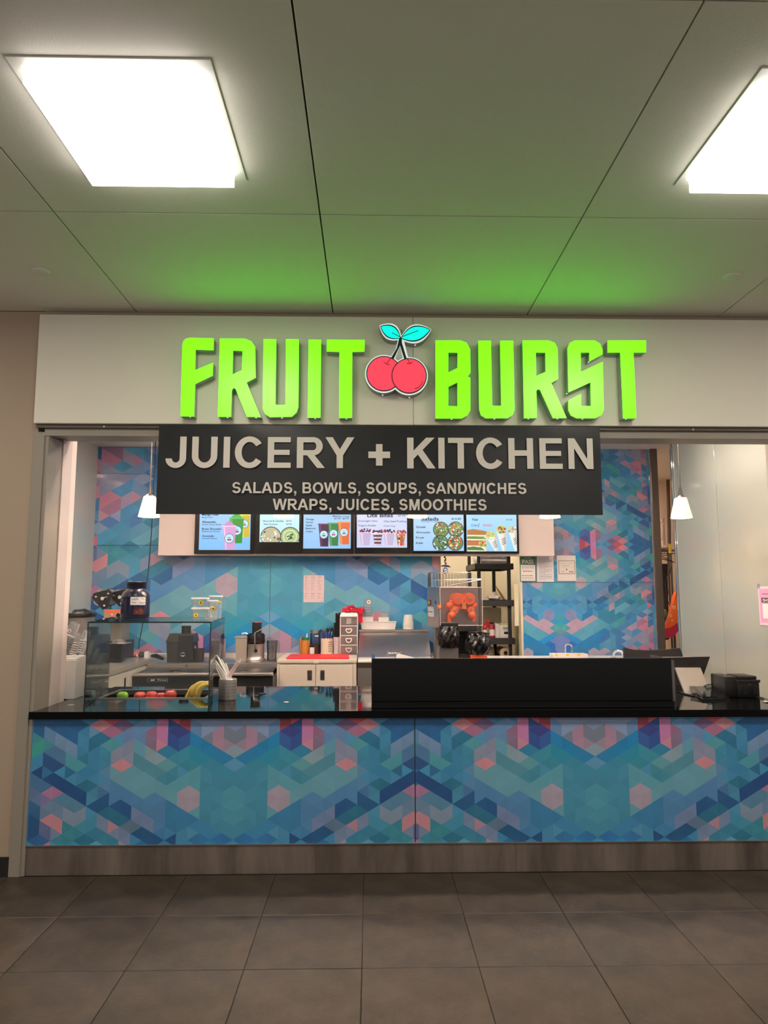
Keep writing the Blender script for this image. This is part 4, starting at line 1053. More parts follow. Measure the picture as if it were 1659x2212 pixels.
# deli tubs with yellow stickers
m_lid = M('white tub lid', (232, 232, 234), .4)
def tub(px0, px1, py0, py1, Y, label, stick, z0=None, lidh=.010):
    x0, x1, a, b = rect(px0, py0, px1, py1, Y); x = (x0 + x1) / 2; r = (x1 - x0) / 2; z0 = z0 if z0 is not None else jz; z1 = z0 + (b - a)
    t = thing('deli_tub', label, 'plastic tub', (x, Y, z0), 'clear deli tubs on the glass case')
    obj('cup', B().lathe(x, Y, [(0, z0), (r * .8, z0), (r * .82, z0 + .002), (r * .94, z1 - lidh)], 32), m_clear, t, 40)
    obj('lid', B().lathe(x, Y, [(r, z1 - lidh), (r, z1 - .002), (r * .95, z1), (r * .88, z1 - .003), (0, z1 - .003)], 32), m_lid, t, 40)
    p = Print((x, Y - r * .93, 0)); s = stick[2]
    p.disc(stick[0] * r, z0 + stick[1] * (z1 - z0), s, (196, 160, 40)); p.disc(stick[0] * r, z0 + stick[1] * (z1 - z0), s * .86, (242, 208, 84)); p.disc(stick[0] * r, z0 + (stick[1] - .04) * (z1 - z0), s * .3, (110, 40, 40), 8); p.disc(stick[0] * r, z0 + (stick[1] + .1) * (z1 - z0), s * .2, (90, 60, 30), 6)
    if len(stick) > 3: p.rect(stick[0] * r - s * 1.05, stick[0] * r + s * .2, z0 + (stick[1] + .0) * (z1 - z0), z0 + (stick[1] + .0) * (z1 - z0) + s * .7, (238, 232, 226))
    p.build('sticker', m_paper, t); return z1
z = tub(413, 452, 1315, 1341.5, .33, 'clear round tub with white lid, lower one of the stacked pair on the glass case', (-.25, .42, .016))
tub(413, 452, 1294, 1315, .33, 'clear round tub with white lid, upper one of the stacked pair on the glass case', (.30, .5, .017), z + .0005)
tub(446, 471, 1298, 1339, .42, 'narrow clear tub with a yellow sticker and white tag, beside the stacked pair', (.35, .60, .019, 1), lidh=.008)
tub(451, 481, 1287, 1336, .60, 'tallest clear tub, behind the narrow tub on the glass case', (.72, .72, .012), lidh=.010)

# ------------------------------------------------------------------ cup station between frame and glass case
ST = survey(140, 1421, .46)[1]
for a, b, lb in ((-2.19, -2.038, 'white cup station box nearest the door frame, at the end of the counter'), (-2.036, -1.915, 'white cup station box against the glass case, at the end of the counter')):
    t = thing('cup_station', lb, 'cup station', ((a + b) / 2, .45, .916))
    obj('body', B().box(a, b, .45, .60, .9155, ST - .02, .002, 1), m_white, t); obj('sloped_top', B().hull8([(a, .45, ST - .02), (b, .45, ST - .02), (b, .60, ST - .02), (a, .60, ST - .02), (a, .455, ST - .005), (b, .455, ST - .005), (b, .60, ST + .004), (a, .60, ST + .004)]), m_white, t)
def cup_stack(px, py, qx, qy, Y, r, label, nc=10, mat=None, stick=False, grp='leaning stacks of clear cups'):
    a = survey(px, py, Y); b = survey(qx, qy, Y); A = Vector((a[0], Y, a[1])); Bv = Vector((b[0], Y + .03, b[1])); d = (Bv - A).normalized(); L = (Bv - A).length
    t = thing('cup_stack', label, 'stack of cups', A, grp)
    for k in range(nc):  # rims of the nested cups
        c = A + d * (L * .62 * k / nc); obj('cup_rim', B().tube([c, c + d * .003, c + d * .006], [r * .96, r * 1.03, r * .97], 16), mat or m_frost, t, 40)
    q = A + d * (L * .60); obj('cup', B().tube([A, q, q + d * L * .06, Bv - d * .004, Bv], [r * .9, r * .92, r * .95, r * .78, r * .7], 20), m_clear, t, 40)
    if stick:
        m = Bv - d * L * .24; p = Print((m.x, m.y - r * .98, m.z), (1, 0, 0), (0, 0, 1)); p.disc(0, 0, .016, (120, 110, 96)); p.disc(0, 0, .014, (232, 224, 214)); p.disc(0, -.002, .005, (190, 40, 40), 8); p.build('sticker', m_paper, t)
cup_stack(129, 1413, 160, 1346, .52, .041, 'leaning stack of clear cups with a round sticker, standing on the white cup station', 14, stick=True)
cup_stack(120, 1416, 128, 1366, .54, .021, 'short leaning stack of white lids tight against the door frame', 5, m_white, grp='leaning stacks of lids')
cup_stack(157, 1414, 166, 1368, .52, .021, 'leaning stack of white lids between the cup stack and the glass case', 6, m_white, grp='leaning stacks of lids')
cup_stack(172, 1410, 182, 1362, .54, .022, 'leaning stack of lids just before the edge of the glass case', 6, m_white, grp='leaning stacks of lids')
ORD = ['tallest', 'second tallest', 'middle', 'second lowest', 'lowest']
for k, (x, y, l) in enumerate(((193, 1362, 105), (203, 1382, 100), (213, 1399, 90), (222, 1415, 80), (231, 1432, 66))):
    Yk = .68 + .055 * k
    a = survey(x - l * .34, min(y + l, 1486), Yk); b = survey(x, y, Yk); A = Vector((a[0], Yk, a[1])); Bv = Vector((b[0], Yk, b[1])); d = Bv - A
    A.z = max(A.z, .925)
    single('pale_prong', B().tube([A, A + d * .93, A + d * .985, A + d], [.016, .016, .012, .006], 12), m_frost, ORD[k] + ' of the five leaning white prongs seen through the glass case', 'pale prong', 'leaning pale prongs', smooth=50)  # five pale tapered prongs stepping down towards the back

# ------------------------------------------------------------------ side counter along the left wall
LX = -2.085; LZ = .98
lc = thing('side_counter', 'beige enamel cabinet run along the left wall with a steel cold well', 'cabinet', (-2.48, 1.9, 0))
obj('body', B().box(-2.88, LX - .022, 1.03, 3.06, 0, LZ - .04), m_beige, lc)
tp = B()
for a in ((-2.88, LX, 1.02, 1.20), (-2.88, -2.62, 1.20, 1.75), (-2.16, LX, 1.20, 1.75), (-2.88, LX, 1.75, 3.07)): tp.box(a[0], a[1], a[2], a[3], LZ - .04, LZ)
obj('top', tp, M('beige stainless top', (196, 188, 178), .3, metal=.5), lc)
obj('well', B().box(-2.62, -2.16, 1.20, 1.75, LZ - .16, LZ - .15).box(-2.62, -2.60, 1.20, 1.75, LZ - .15, LZ - .001).box(-2.18, -2.16, 1.20, 1.75, LZ - .15, LZ - .001).box(-2.6, -2.18, 1.73, 1.75, LZ - .15, LZ - .001), m_steeld, lc)
for a, b in ((1.04, 1.415), (1.425, 1.965), (1.975, 2.55)):
    d = obj('door', B().box(LX - .021, LX - .003, a, b, .12, LZ - .055, .002, 1), m_beige, lc)
    obj('handle', B().box(LX - .004, LX + .0005, b - .09, b - .055, LZ - .20, LZ - .10), m_dark, d)
# vegetable bin
vx0, vx1, va, vb = rect(124, 1330, 181, 1426, 1.62)
t = thing('food_bin', 'grey food bin with a rumpled black lid behind the cup stacks', 'bin', ((vx0 + vx1) / 2, 1.72, LZ))
obj('body', B().box(vx0, vx1, 1.62, 1.84, LZ, vb - .01, .012), m_greyp, t, 40)
obj('latch', B().box((vx0 + vx1) / 2 - .04, (vx0 + vx1) / 2 + .04, 1.612, 1.62, vb - .075, vb - .06), M('latch grey', (70, 67, 66), .5), t)
obj('lid', B().box(vx0 - .008, vx1 + .008, 1.61, 1.85, vb - .012, vb + .018, .008).sph(((vx0 * .3 + vx1 * .7), 1.72, vb + .018), (.085, .10, .035), 20, 10, lambda c: 1 + .10 * math.sin(7 * c.x + 3 * c.y)), m_black, t, 40)

# cup sealing machine
sY = 2.2
def sb_(a, b, c, d, y0, y1, bev=.003): x0, x1, z0, z1 = rect(a, b, c, d, y0); return (x0, x1, y0, y1, z0, z1, bev)
t = thing('sealing_machine', 'cup sealing machine with printed film rolls on the left counter', 'sealing machine', (survey(248, 1425, sY)[0], sY + .15, LZ))
obj('base', B().box(*sb_(234, 1386, 262, 1425, sY, sY + .34)), m_black, t); obj('foot', B().hull8([(survey(226, 1415, sY)[0] + .12, sY - .03, LZ), (-2.22, sY - .03, LZ), (-2.22, sY, LZ), (-2.36, sY, LZ), (survey(236, 1415, sY)[0], sY - .02, LZ + .012), (-2.27, sY - .02, LZ + .03), (-2.27, sY, LZ + .03), (-2.36, sY, LZ + .03)]), m_black, t)
obj('column', B().box(*sb_(235, 1337, 262, 1389, sY + .12, sY + .34)), M('dull steel', (150, 140, 132), .45, metal=.5), t)
obj('head', B().box(*sb_(224, 1317, 267, 1340, sY, sY + .36)), M('warm steel', (168, 138, 122), .45, metal=.3), t)
x0, x1, z0, z1 = rect(224, 1317, 267, 1340, sY)
obj('stripe', B().box(x0 + .004, x1 - .004, sY - .002, sY - .0002, z1 - .025, z1 - .006), M('orange stripe', (226, 92, 50), .5), t)
obj('power_light', B().sph((survey(242, 1328, sY)[0], sY - .002, survey(242, 1328, sY)[1]), .008, 10, 6), M('red lamp', (255, 60, 40), .3, emit=6, ecol=(255, 50, 30)), t)
obj('dial', B().cyl((survey(256, 1329, sY)[0], sY - .012, survey(256, 1329, sY)[1]), (survey(256, 1329, sY)[0], sY - .0003, survey(256, 1329, sY)[1]), .018, n=16), m_black, t, 40)
tx, tz = survey(257, 1388, sY - .08)
obj('cup_tray', B().box(tx - .07, tx + .09, sY - .16, sY, tz - .008, tz, .003).lathe(tx, sY - .08, [(.055, tz), (.055, tz + .02), (.045, tz + .024), (.04, tz + .018), (0, tz + .018)], 28), m_steel, t, 40)
m_film = M('printed clear film', (140, 142, 136), .2, noise=.8, nscale=45); m_flange = M('black flange', (18, 18, 19), .4)
for k, (cx, cy, rr, yo) in enumerate(((222, 1293, 19, 0), (259, 1290, 17, .10))):
    x, z = survey(cx, cy, sY + yo); r = rr * .00427
    rl = obj('film_roll', B().cyl((x - .02, sY + yo + .012, z + .004), (x - .05, sY + yo + .30, z + .01), r * .92, r * .98, 30), m_film, t, 40)
    tri = []
    for i in range(3):
        a = PI / 2 + .25 + 2 * PI * i / 3 + PI
        tri += [(x + r * 1.22 * math.cos(a - .24), z + r * 1.22 * math.sin(a - .24)), (x + r * 1.22 * math.cos(a + .24), z + r * 1.22 * math.sin(a + .24))]
    obj('flange', B().prism(tri, sY + yo, sY + yo + .010), m_flange, t); obj('flange', B().cyl((x - .05, sY + yo + .305, z + .01), (x - .05, sY + yo + .312, z + .01), r * 1.05, n=28), m_flange, t)
    kb = B().cyl((x, sY + yo - .012, z), (x, sY + yo, z), .016, n=16)
    for i in range(3):
        a = PI / 2 + .25 + 2 * PI * i / 3 + PI; kb.box(x + r * .8 * math.cos(a) - .009, x + r * .8 * math.cos(a) + .009, sY + yo - .002, sY + yo, z + r * .8 * math.sin(a) - .007, z + r * .8 * math.sin(a) + .007)
    obj('hub', kb.tube([(x, sY + yo - .008, z), (x + .03, sY + yo - .008, z + .015), (x + .045, sY + yo - .008, z + .012)], .004, 6), m_chrome, t, 40)
obj('roll_stand', B().cyl((survey(222, 1293, sY)[0] - .05, sY + .33, z1), (survey(222, 1293, sY)[0] - .05, sY + .33, z1 + .16), .012, n=10).cyl((survey(259, 1290, sY)[0] - .05, sY + .42, z1 - .05), (survey(259, 1290, sY)[0] - .05, sY + .42, z1 + .16), .012, n=10), m_steeld, t)

# cord from the lamp row down to the plug, power strip
c0 = survey(330, 1113, 2.6); cpts = [(c0[0] - .0, 2.6, 3.14)]
for px, py in ((329, 1120), (325, 1180), (320, 1240), (316, 1262)): q = survey(px, py, 2.75); cpts.append((q[0], 2.75, q[1]))
for px, py in ((308, 1350), (300, 1390), (300, 1402)): q = survey(px, py, 2.8); cpts.append((q[0], 2.8, q[1]))
single('power_cable', B().tube(cpts, .0045, 6), m_rubber, 'thin black cord hanging down the blue wall to the plug', 'cord', smooth=60)
px, pz = survey(310, 1407, 2.62)
t = thing('power_plug', 'white socket block with a black plug and tiny red light on the side counter', 'plug', (px, 2.62, LZ))
obj('socket', B().box(px + .015, px + .055, 2.59, 2.65, LZ, LZ + .062, .006), m_white, t); obj('plug', B().cyl((px - .035, 2.62, LZ + .032), (px + .015, 2.62, LZ + .032), .028, .022, 16), m_black, t, 40)
obj('red_light', B().sph((px - .052, 2.60, LZ + .03), .009, 10, 6), _mats['red lamp'], t); obj('lamp_body', B().cyl((px - .05, 2.61, LZ + .03), (px - .034, 2.62, LZ + .03), .012, n=12), m_black, t)
q = [survey(a, b, 2.5) for a, b in ((262, 1411), (275, 1408), (297, 1404))]
single('power_cable', B().tube([(x, 2.48, LZ + .006 + .012 * i) for i, (x, z) in enumerate(q)], .006, 6), m_rubber, 'thick black cord running along the side counter to the plug', 'cord', smooth=60)
single('adapter', B().tube([survey(324, 1410, 2.45)[0:1] + (2.52, LZ + .03), (survey(338, 1412, 2.45)[0], 2.45, LZ + .035), (survey(352, 1424, 2.4)[0], 2.4, LZ + .012)], [.016, .022, .014], 8), m_black, 'black adapter with tangled cable end beside the white socket', 'adapter', smooth=60)

# ------------------------------------------------------------------ black under-counter fridge with steel worktop
fY = 2.05; fz = survey(450, 1455, fY)[1]; fx0, fx1 = LX + .004, survey(598, 1450, 2.30)[0] - .004
t = thing('prep_fridge', 'black prep fridge with steel lids, left of the beige cabinet', 'fridge', ((fx0 + fx1) / 2, 2.5, 0))
obj('cabinet_body', B().box(fx0, fx1, fY + .02, 3.05, .1, fz - .03), m_black, t)
obj('front_rail', B().box(fx0, fx1, fY, fY + .03, fz - .025, fz, .006).box(fx0, fx1, fY + .03, fY + .06, fz - .025, fz), m_steel, t)
mid = (fx0 + fx1) / 2 + .05
for a, b in ((fx0 + .03, mid - .01), (mid + .01, fx1 - .02)):
    l = obj('lid', B().hull8([(a, fY + .06, fz - .01), (b, fY + .06, fz - .01), (b, fY + .385, fz + .0), (a, fY + .385, fz + .0), (a, fY + .065, fz + .003), (b, fY + .065, fz + .003), (b, fY + .38, fz + .014), (a, fY + .38, fz + .014)]), m_steeld, t)
    mx_ = (a + b) / 2 if a > mid else (survey(384, 1452, fY + .2)[0]); obj('lid_grip', B().sph((mx_, fY + .12, fz + .004), (.055, .045, .012), 16, 8), m_black, l)
lz = survey(450, 1433, fY + .4)[1]
obj('ledge', B().box(fx0, fx1, fY + .40, 3.05, fz - .0, lz, .003, 1), m_steel, t)
for a in (403, 536): obj('lock', B().cyl((survey(a, 1438, fY + .39)[0], fY + .392, survey(a, 1438.5, fY + .39)[1]), (survey(a, 1438, fY + .39)[0], fY + .3995, survey(a, 1438.5, fY + .39)[1]), .010, n=14), m_chrome, t)
x0, x1, z0, z1 = rect(318, 1465, 362, 1473, fY + .01)
obj('badge', B().box(x0, x1, fY + .014, fY + .0195, z0, z1), M('badge rim', (150, 150, 150), .4), t); obj('badge_field', B().box(x0 + .004, x1 - .004, fY + .0125, fY + .0138, z0 + .003, z1 - .003), m_black, t)
m_badge = M('badge ink', (190, 188, 186), .4)
lettering('True', x0 + .085, x1 - .012, z0 + .009, z1 - .008, m_badge, t, y=fY + .012, bold=.02)
obj('emblem', B().prism([(x0 + .025, z0 + .009), (x0 + .06, z0 + .009), (x0 + .068, z1 - .009), (x0 + .05, z1 - .012), (x0 + .033, z1 - .009)], fY + .0115, fY + .0124), m_badge, t)

# ------------------------------------------------------------------ black juicer
jY = 2.62
def RJ(a, b, c, d, y=jY): return rect(a, b, c, d, y)
t = thing('juicer', 'black centrifugal juicer with round dial on the fridge ledge', 'juicer', (survey(395, 1430, jY)[0], jY, lz))
m_smoke = M('smoky grey plastic', (54, 50, 50), .25)
x0, x1, z0, z1 = RJ(359, 1384, 386, 1430); z0 = lz
obj('pulp_container', B().hull8([(x0 + .01, jY, z0), (x1, jY, z0), (x1, jY + .16, z0), (x0 + .01, jY + .16, z0), (x0, jY - .005, z1), (x1, jY - .005, z1), (x1, jY + .17, z1), (x0, jY + .17, z1)]), m_smoke, t)
b0, b1, c0_, c1 = RJ(386, 1372, 418, 1431)
obj('motor_body', B().hull8([(b0 - .01, jY - .02, lz + .004), (b1 + .01, jY - .02, lz + .004), (b1 + .01, jY + .17, lz + .004), (b0 - .01, jY + .17, lz + .004), (b0, jY - .01, c1), (b1 - .005, jY - .01, c1), (b1 - .005, jY + .16, c1), (b0, jY + .16, c1)]), m_black, t)
a0, a1, d0, d1 = RJ(359, 1369, 421, 1382)
obj('lid', B().hull8([(a0, jY - .012, d0 - .02), (a1, jY - .012, d0 - .02), (a1, jY + .175, d0 - .02), (a0, jY + .175, d0 - .02), (a0 + .03, jY + .01, d1), (a1 - .012, jY + .01, d1), (a1 - .012, jY + .15, d1), (a0 + .03, jY + .15, d1)]), M('smoky lid', (34, 32, 33), .18), t)
x, z = survey(402, 1370, jY + .07); zt_ = survey(402, 1352, jY + .07)[1]
obj('feed_chute', B().lathe(x, jY + .07, [(.044, z - .01), (.044, zt_ - .012), (.047, zt_ - .012), (.047, zt_), (.035, zt_), (.033, zt_ - .02), (0, zt_ - .02)], 24), m_black, t, 40)
x, z = survey(395, 1413.5, jY - .03); obj('dial', B().cyl((x, jY - .034, z), (x, jY - .018, z), .024, n=24), m_chrome, t, 40); obj('dial_knob', B().box(x - .02, x + .02, jY - .045, jY - .034, z - .006, z + .006, .002, 1), m_black, t)
x, z = survey(418, 1396, jY - .02); obj('spout', B().hull8([(x - .02, jY, z - .02), (x + .02, jY + .03, z - .025), (x + .02, jY + .06, z - .025), (x - .02, jY + .09, z - .02), (x - .02, jY, z + .02), (x + .005, jY + .03, z + .01), (x + .005, jY + .06, z + .01), (x - .02, jY + .09, z + .02)]), m_black, t)
x0, x1, z0, z1 = RJ(417, 1402, 441, 1430); x = (x0 + x1) / 2
t = thing('pulp_cup', 'smoky grey plastic cup standing right of the black juicer', 'cup', (x, jY, lz))
obj('wall', B().lathe(x, jY + .02, [((x1 - x0) * .40, lz), ((x1 - x0) * .5, lz + z1 - z0), ((x1 - x0) * .48, lz + z1 - z0), ((x1 - x0) * .38, lz + .006), (0, lz + .006)], 28), thin_glass('smoky clear', (190, 180, 176), 1, .06, .4, (110, 98, 94)), t, 40)
# measuring can with ladles behind the case
x0, x1, z0, z1 = rect(457, 1380, 487, 1407, 2.95); x = (x0 + x1) / 2
t = thing('utensil_can', 'pale can of steel ladles on the ledge, seen through the glass case', 'utensil can', (x, 2.95, lz))
obj('can', B().lathe(x, 2.95, [(.066, lz), (.07, lz + .005), (.07, z1), (.067, z1), (.064, lz + .01), (0, lz + .01)], 28), M('pale can', (196, 186, 190), .4), t, 40)
p = Print((x, 2.95 - .0712, lz)); rr = random.Random(4)
for k in range(4): lines(p, -.03, -.012, [.06 + .022 * k], (70, 64, 70), .006, rr)
p.k = 1; p.build('print', m_paper, t)
for k, (dx, h, r) in enumerate(((-.03, .10, .028), (.0, .07, .022), (.032, .075, .024))):
    single('ladle', B().tube([(x + dx * .4, 2.95, lz + .05), (x + dx, 2.95, z1 + h * .7)], .004, 6).sph((x + dx * 1.1, 2.95, z1 + h), (r, .008, r), 14, 8), m_steeld, ('tallest ladle in the pale can, round dark bowl up', 'middle ladle in the pale can behind the case', 'ladle in the pale can, nearest the silver juicer')[k], 'ladle', 'ladles in the pale can', smooth=60)

# ------------------------------------------------------------------ silver juicer and jug
kY = 2.62
t = thing('juicer', 'silver juicer with clear bowl and tall dark chute left of the beige cabinet', 'juicer', (survey(551, 1430, kY)[0], kY, lz))
x0, x1, z0, z1 = rect(530, 1392, 572, 1430, kY); x = (x0 + x1) / 2; r = (x1 - x0) / 2; q = z1 - z0; z0 = lz; z1 = z0 + q
obj('motor_body', B().lathe(x, kY + .03, [(r * 1.08, z0), (r * 1.12, z0 + .012), (r * .95, z0 + .028), (r * .88, z0 + .05), (r * .86, z1 - .01), (r * .9, z1)], 36), M('satin aluminium', (184, 178, 172), .3, metal=.85), t, 40)
zb = z1 + .10
obj('bowl', B().lathe(x, kY + .03, [(r * .86, z1 + .0005), (r * .94, z1 + .02), (r * .94, zb - .02), (r * .8, zb), (0, zb + .004)], 36), thin_glass('dark clear bowl', (150, 146, 146), 1.2, .06, .4, (50, 48, 48)), t, 40)
cx_, ct_ = survey(554, 1345, kY)
obj('feed_chute', B().lathe(cx_, kY + .03, [(.046, zb - .005), (.046, ct_ - .01), (.05, ct_), (0, ct_)], 28), M('dark grey chute', (40, 38, 38), .3), t, 40); obj('pusher_cap', B().lathe(cx_, kY + .03, [(.054, ct_), (.056, ct_ + .006), (.05, ct_ + .016), (0, ct_ + .016)], 28), m_chrome, t, 40)
obj('locking_arm', B().tube([survey(553, 1408, kY)[0:1] + (kY - .075, survey(553, 1408, kY)[1]), survey(553, 1368, kY)[0:1] + (kY - .075, survey(553, 1366, kY)[1]), (survey(560, 1362, kY)[0], kY - .05, survey(560, 1362, kY)[1]), (survey(567, 1358, kY)[0], kY - .02, survey(567, 1358, kY)[1])], .005, 8), m_chrome, t, 40)
xq, zq = survey(552, 1406, kY - .07); obj('dial', B().cyl((xq, kY - .078, zq), (xq, kY - .06, zq), .017, n=18), m_black, t, 40)
xq, zq = survey(555, 1418, kY - .07); lettering('Breville', xq - .04, xq + .04, zq - .007, zq + .009, m_inkw, t, y=kY - .082)
x0, x1, z0, z1 = rect(509, 1380, 534, 1431, kY); obj('pulp_bin', B().hull8([(x0 + .008, kY - .02, lz), (x1 - .004, kY - .02, lz), (x1 - .004, kY + .13, lz), (x0 + .008, kY + .13, lz), (x0, kY - .02, lz + z1 - z0), (x1, kY - .02, lz + z1 - z0), (x1, kY + .14, lz + z1 - z0), (x0, kY + .14, lz + z1 - z0)]), M('warm grey plastic', (150, 142, 134), .4), t)
zz = lz + z1 - z0; obj('bin_lip', B().box(x0 - .016, x1 + .004, kY - .025, kY + .15, zz, zz + .012, .004), _mats['warm grey plastic'], t); obj('handle', B().tube([(x0 + .05, kY + .02, zz + .012), (x0 + .055, kY + .02, zz + .04), (x0 + .09, kY + .02, zz + .045), (x0 + .12, kY + .02, zz + .03)], .008, 8), m_steel, t, 40)
x0, x1, z0, z1 = rect(575, 1387, 596, 1430, kY + .1); x = (x0 + x1) / 2 + .008; r = (x1 - x0) / 2 * 1.1
t = thing('measuring_jug', 'clear measuring jug with dark scale beside the silver juicer', 'jug', (x, kY + .1, lz))
zj = lz + z1 - z0
obj('wall', B().lathe(x, kY + .1, [(r * .86, lz), (r, zj), (r * .97, zj), (r * .84, lz + .006), (0, lz + .006)], 28), thin_glass('grey clear jug', (240, 239, 239), .9, .06, .22, (170, 166, 166)), t, 40)
obj('handle', B().tube([(x - r, kY + .08, zj - .02), (x - r - .022, kY + .06, zj - .03), (x - r - .02, kY + .06, lz + .06), (x - r * .9, kY + .08, lz + .04)], .007, 8), m_clear, t, 40)
obj('spout', B().hull8([(x + r * .8, kY + .08, zj - .03), (x + r * .9, kY + .1, zj - .03), (x + r * .9, kY + .12, zj - .03), (x + r * .8, kY + .14, zj - .03), (x + r * .8, kY + .07, zj), (x + r * 1.25, kY + .1, zj + .003), (x + r * 1.25, kY + .11, zj + .003), (x + r * .8, kY + .14, zj)]), m_clear, t)
p = Print((x + r * .2, kY + .1 - r * .98, lz))
for k in range(8): p.rect(-.004, .012, .04 + .014 * k, .045 + .014 * k, (50, 48, 48), lift=False)
p.build('scale', m_paper, t)

# ------------------------------------------------------------------ beige cabinet, red board and the things on it
cY = 2.30; cz = survey(684, 1425, cY)[1]; cx0, cx1 = survey(598, 1450, cY)[0], survey(770, 1450, cY)[0]
t = thing('metal_cabinet', 'beige two door metal cabinet carrying the red cutting board', 'cabinet', ((cx0 + cx1) / 2, 2.65, 0))
obj('body', B().box(cx0, cx1, cY + .012, 3.05, .02, cz - .03).box(cx0, cx0 + .02, cY, cY + .012, .02, cz - .03).box(cx1 - .03, cx1, cY, cY + .012, .02, cz - .03), m_beige, t)
obj('top', B().box(cx0 - .002, cx1 + .004, cY - .006, 3.055, cz - .03, cz, .003, 1), m_beige, t)
mx_ = survey(682, 1450, cY)[0]
for k, (a, b) in enumerate(((cx0 + .022, mx_ - .002), (mx_ + .002, cx1 - .032))):
    d = obj('door', B().box(a, b, cY - .004, cY + .010, .06, cz - .046, .002, 1), m_beige, t)
    h0, h1, hz0, hz1 = rect(*((664, 1448, 674, 1469) if k == 0 else (692, 1448, 701, 1469)), cY)
    obj('handle', B().box(h0, h1, cY - .007, cY - .0042, hz0, hz1).box(h0, h1, cY - .0042, cY - .003, hz0, hz1), m_steeld, d)
    obj('recess', B().box(h0 + .007, h1 - .007, cY - .0085, cY - .0072, hz0 + .012, hz1 - .012), m_dark, d)
h0, h1, hz0, hz1 = rect(678, 1428, 688, 1433, cY - .006); obj('name_tag', B().box(h0, h1, cY - .009, cY - .0062, hz0, hz1), m_white, t)
k0, k1 = survey(618, 1424, 2.33), survey(757, 1424, 2.33); l0, l1 = survey(630, 1411, 2.8), survey(757, 1411, 2.8)
single('cutting_board', B().hull8([(k0[0], 2.34, cz), (k1[0] - .012, 2.34, cz), (k1[0] - .03, 2.74, cz), (l0[0], 2.74, cz), (k0[0], 2.34, cz + .014), (k1[0] - .012, 2.34, cz + .014), (k1[0] - .03, 2.74, cz + .014), (l0[0], 2.74, cz + .014)]), m_red, 'red plastic cutting board lying on the beige cabinet', 'cutting board')
iY = 2.90
def col_(a, c, top, y=iY): x0, x1, _, zt = rect(a, top, c, 1412, y); return (x0 + x1) / 2, (x1 - x0) / 2, zt
x, r, zt = col_(647, 656, 1375, 2.97); t = thing('squeeze_bottle', 'brown squeeze bottle half hidden behind the green lidded jar', 'bottle', (x, 2.97, cz))
m_must = M('mustard brown', (176, 116, 52), .4); obj('body', B().lathe(x, 2.97, [(r, cz), (r, zt - .03), (r * .5, zt - .01), (r * .45, zt)], 20), m_must, t, 40); obj('nozzle', B().lathe(x, 2.97, [(r * .35, zt), (r * .15, zt + .035), (0, zt + .035)], 14), M('dim nozzle', (90, 84, 80), .5), t, 40)
x, r, zt = col_(657, 669, 1378, 2.99); t = thing('squeeze_bottle', 'squeeze bottle with white nozzle standing behind the green lidded jar', 'bottle', (x, 2.99, cz))
obj('body', B().lathe(x, 2.99, [(r, cz), (r, zt - .02), (r * .5, zt)], 20), m_must, t, 40); obj('nozzle', B().lathe(x, 2.99, [(r * .5, zt), (r * .2, zt + .045), (0, zt + .045)], 14), m_white, t, 40)
x, r, zt = col_(650, 669, 1377, 2.86); t = thing('peanut_jar', 'jar of brown spread with a green lid on the cabinet', 'jar', (x, 2.86, cz))
obj('body', B().lathe(x, 2.86, [(r * .95, cz), (r, cz + .01), (r, zt - .035), (r * .9, zt - .025)], 26), M('peanut brown', (184, 118, 50), .3), t, 40); obj('lid', B().lathe(x, 2.86, [(r * .95, zt - .025), (r * .95, zt), (0, zt)], 26), M('green lid', (40, 110, 70), .4), t, 40)
x, r, zt = col_(670, 692, 1361, 2.92); t = thing('coffee_jar', 'glass storage jar with steel lid, half full of brown powder', 'jar', (x, 2.92, cz))
zf = cz + (zt - cz) * .42; obj('filling', B().lathe(x, 2.92, [(r * .93, cz + .002), (r * .93, zf), (0, zf + .01)], 26), M('brown powder', (120, 80, 58), .8), t, 40)
obj('wall', B().lathe(x, 2.92, [(r, cz), (r, zt - .03)], 28), thin_glass('grey jar glass', (232, 230, 232), .9, .04, .2, (130, 128, 132)), t, 40); obj('lid', B().lathe(x, 2.92, [(r * 1.02, zt - .03), (r * 1.02, zt), (0, zt)], 28), m_steel, t, 40)
x1_, z1_ = survey(684, 1374, 2.92 - r); obj('label', B().box(x1_ - .018, x1_ + .018, 2.92 - r - .003, 2.92 - r - .001, z1_ - .006, z1_ + .006), m_white, t)
x, r, zt = col_(669, 679, 1392, 2.80); t = thing('spice_bottle', 'small dark bottle with white label before the storage jar', 'bottle', (x, 2.80, cz))
obj('body', B().lathe(x, 2.80, [(r, cz), (r, zt - .012), (r * .9, zt), (0, zt)], 18), m_black, t, 40); obj('label', B().lathe(x, 2.80, [(r * 1.03, cz + .012), (r * 1.03, zt - .028)], 18), m_white, t, 40)
x, r, zt = col_(693, 720, 1379, 2.88); t = thing('utensil_crock', 'cream printed crock holding black spoons on the cabinet', 'crock', (x, 2.88, cz)); crx = x
obj('pot', B().lathe(x, 2.88, [(r * .97, cz), (r, cz + .006), (r, zt), (r * .95, zt), (r * .92, cz + .01), (0, cz + .01)], 30), M('cream glaze', (226, 212, 188), .35), t, 40)
p = Print((x + r * .55, 2.88 - r * .86, cz), (.82, .57, 0)); rr = random.Random(6)
for k in range(5): lines(p, -.02, .022, [.03 + .022 * k], (90, 80, 70), .007, rr)
p.k = 1; p.build('print', m_paper, t)
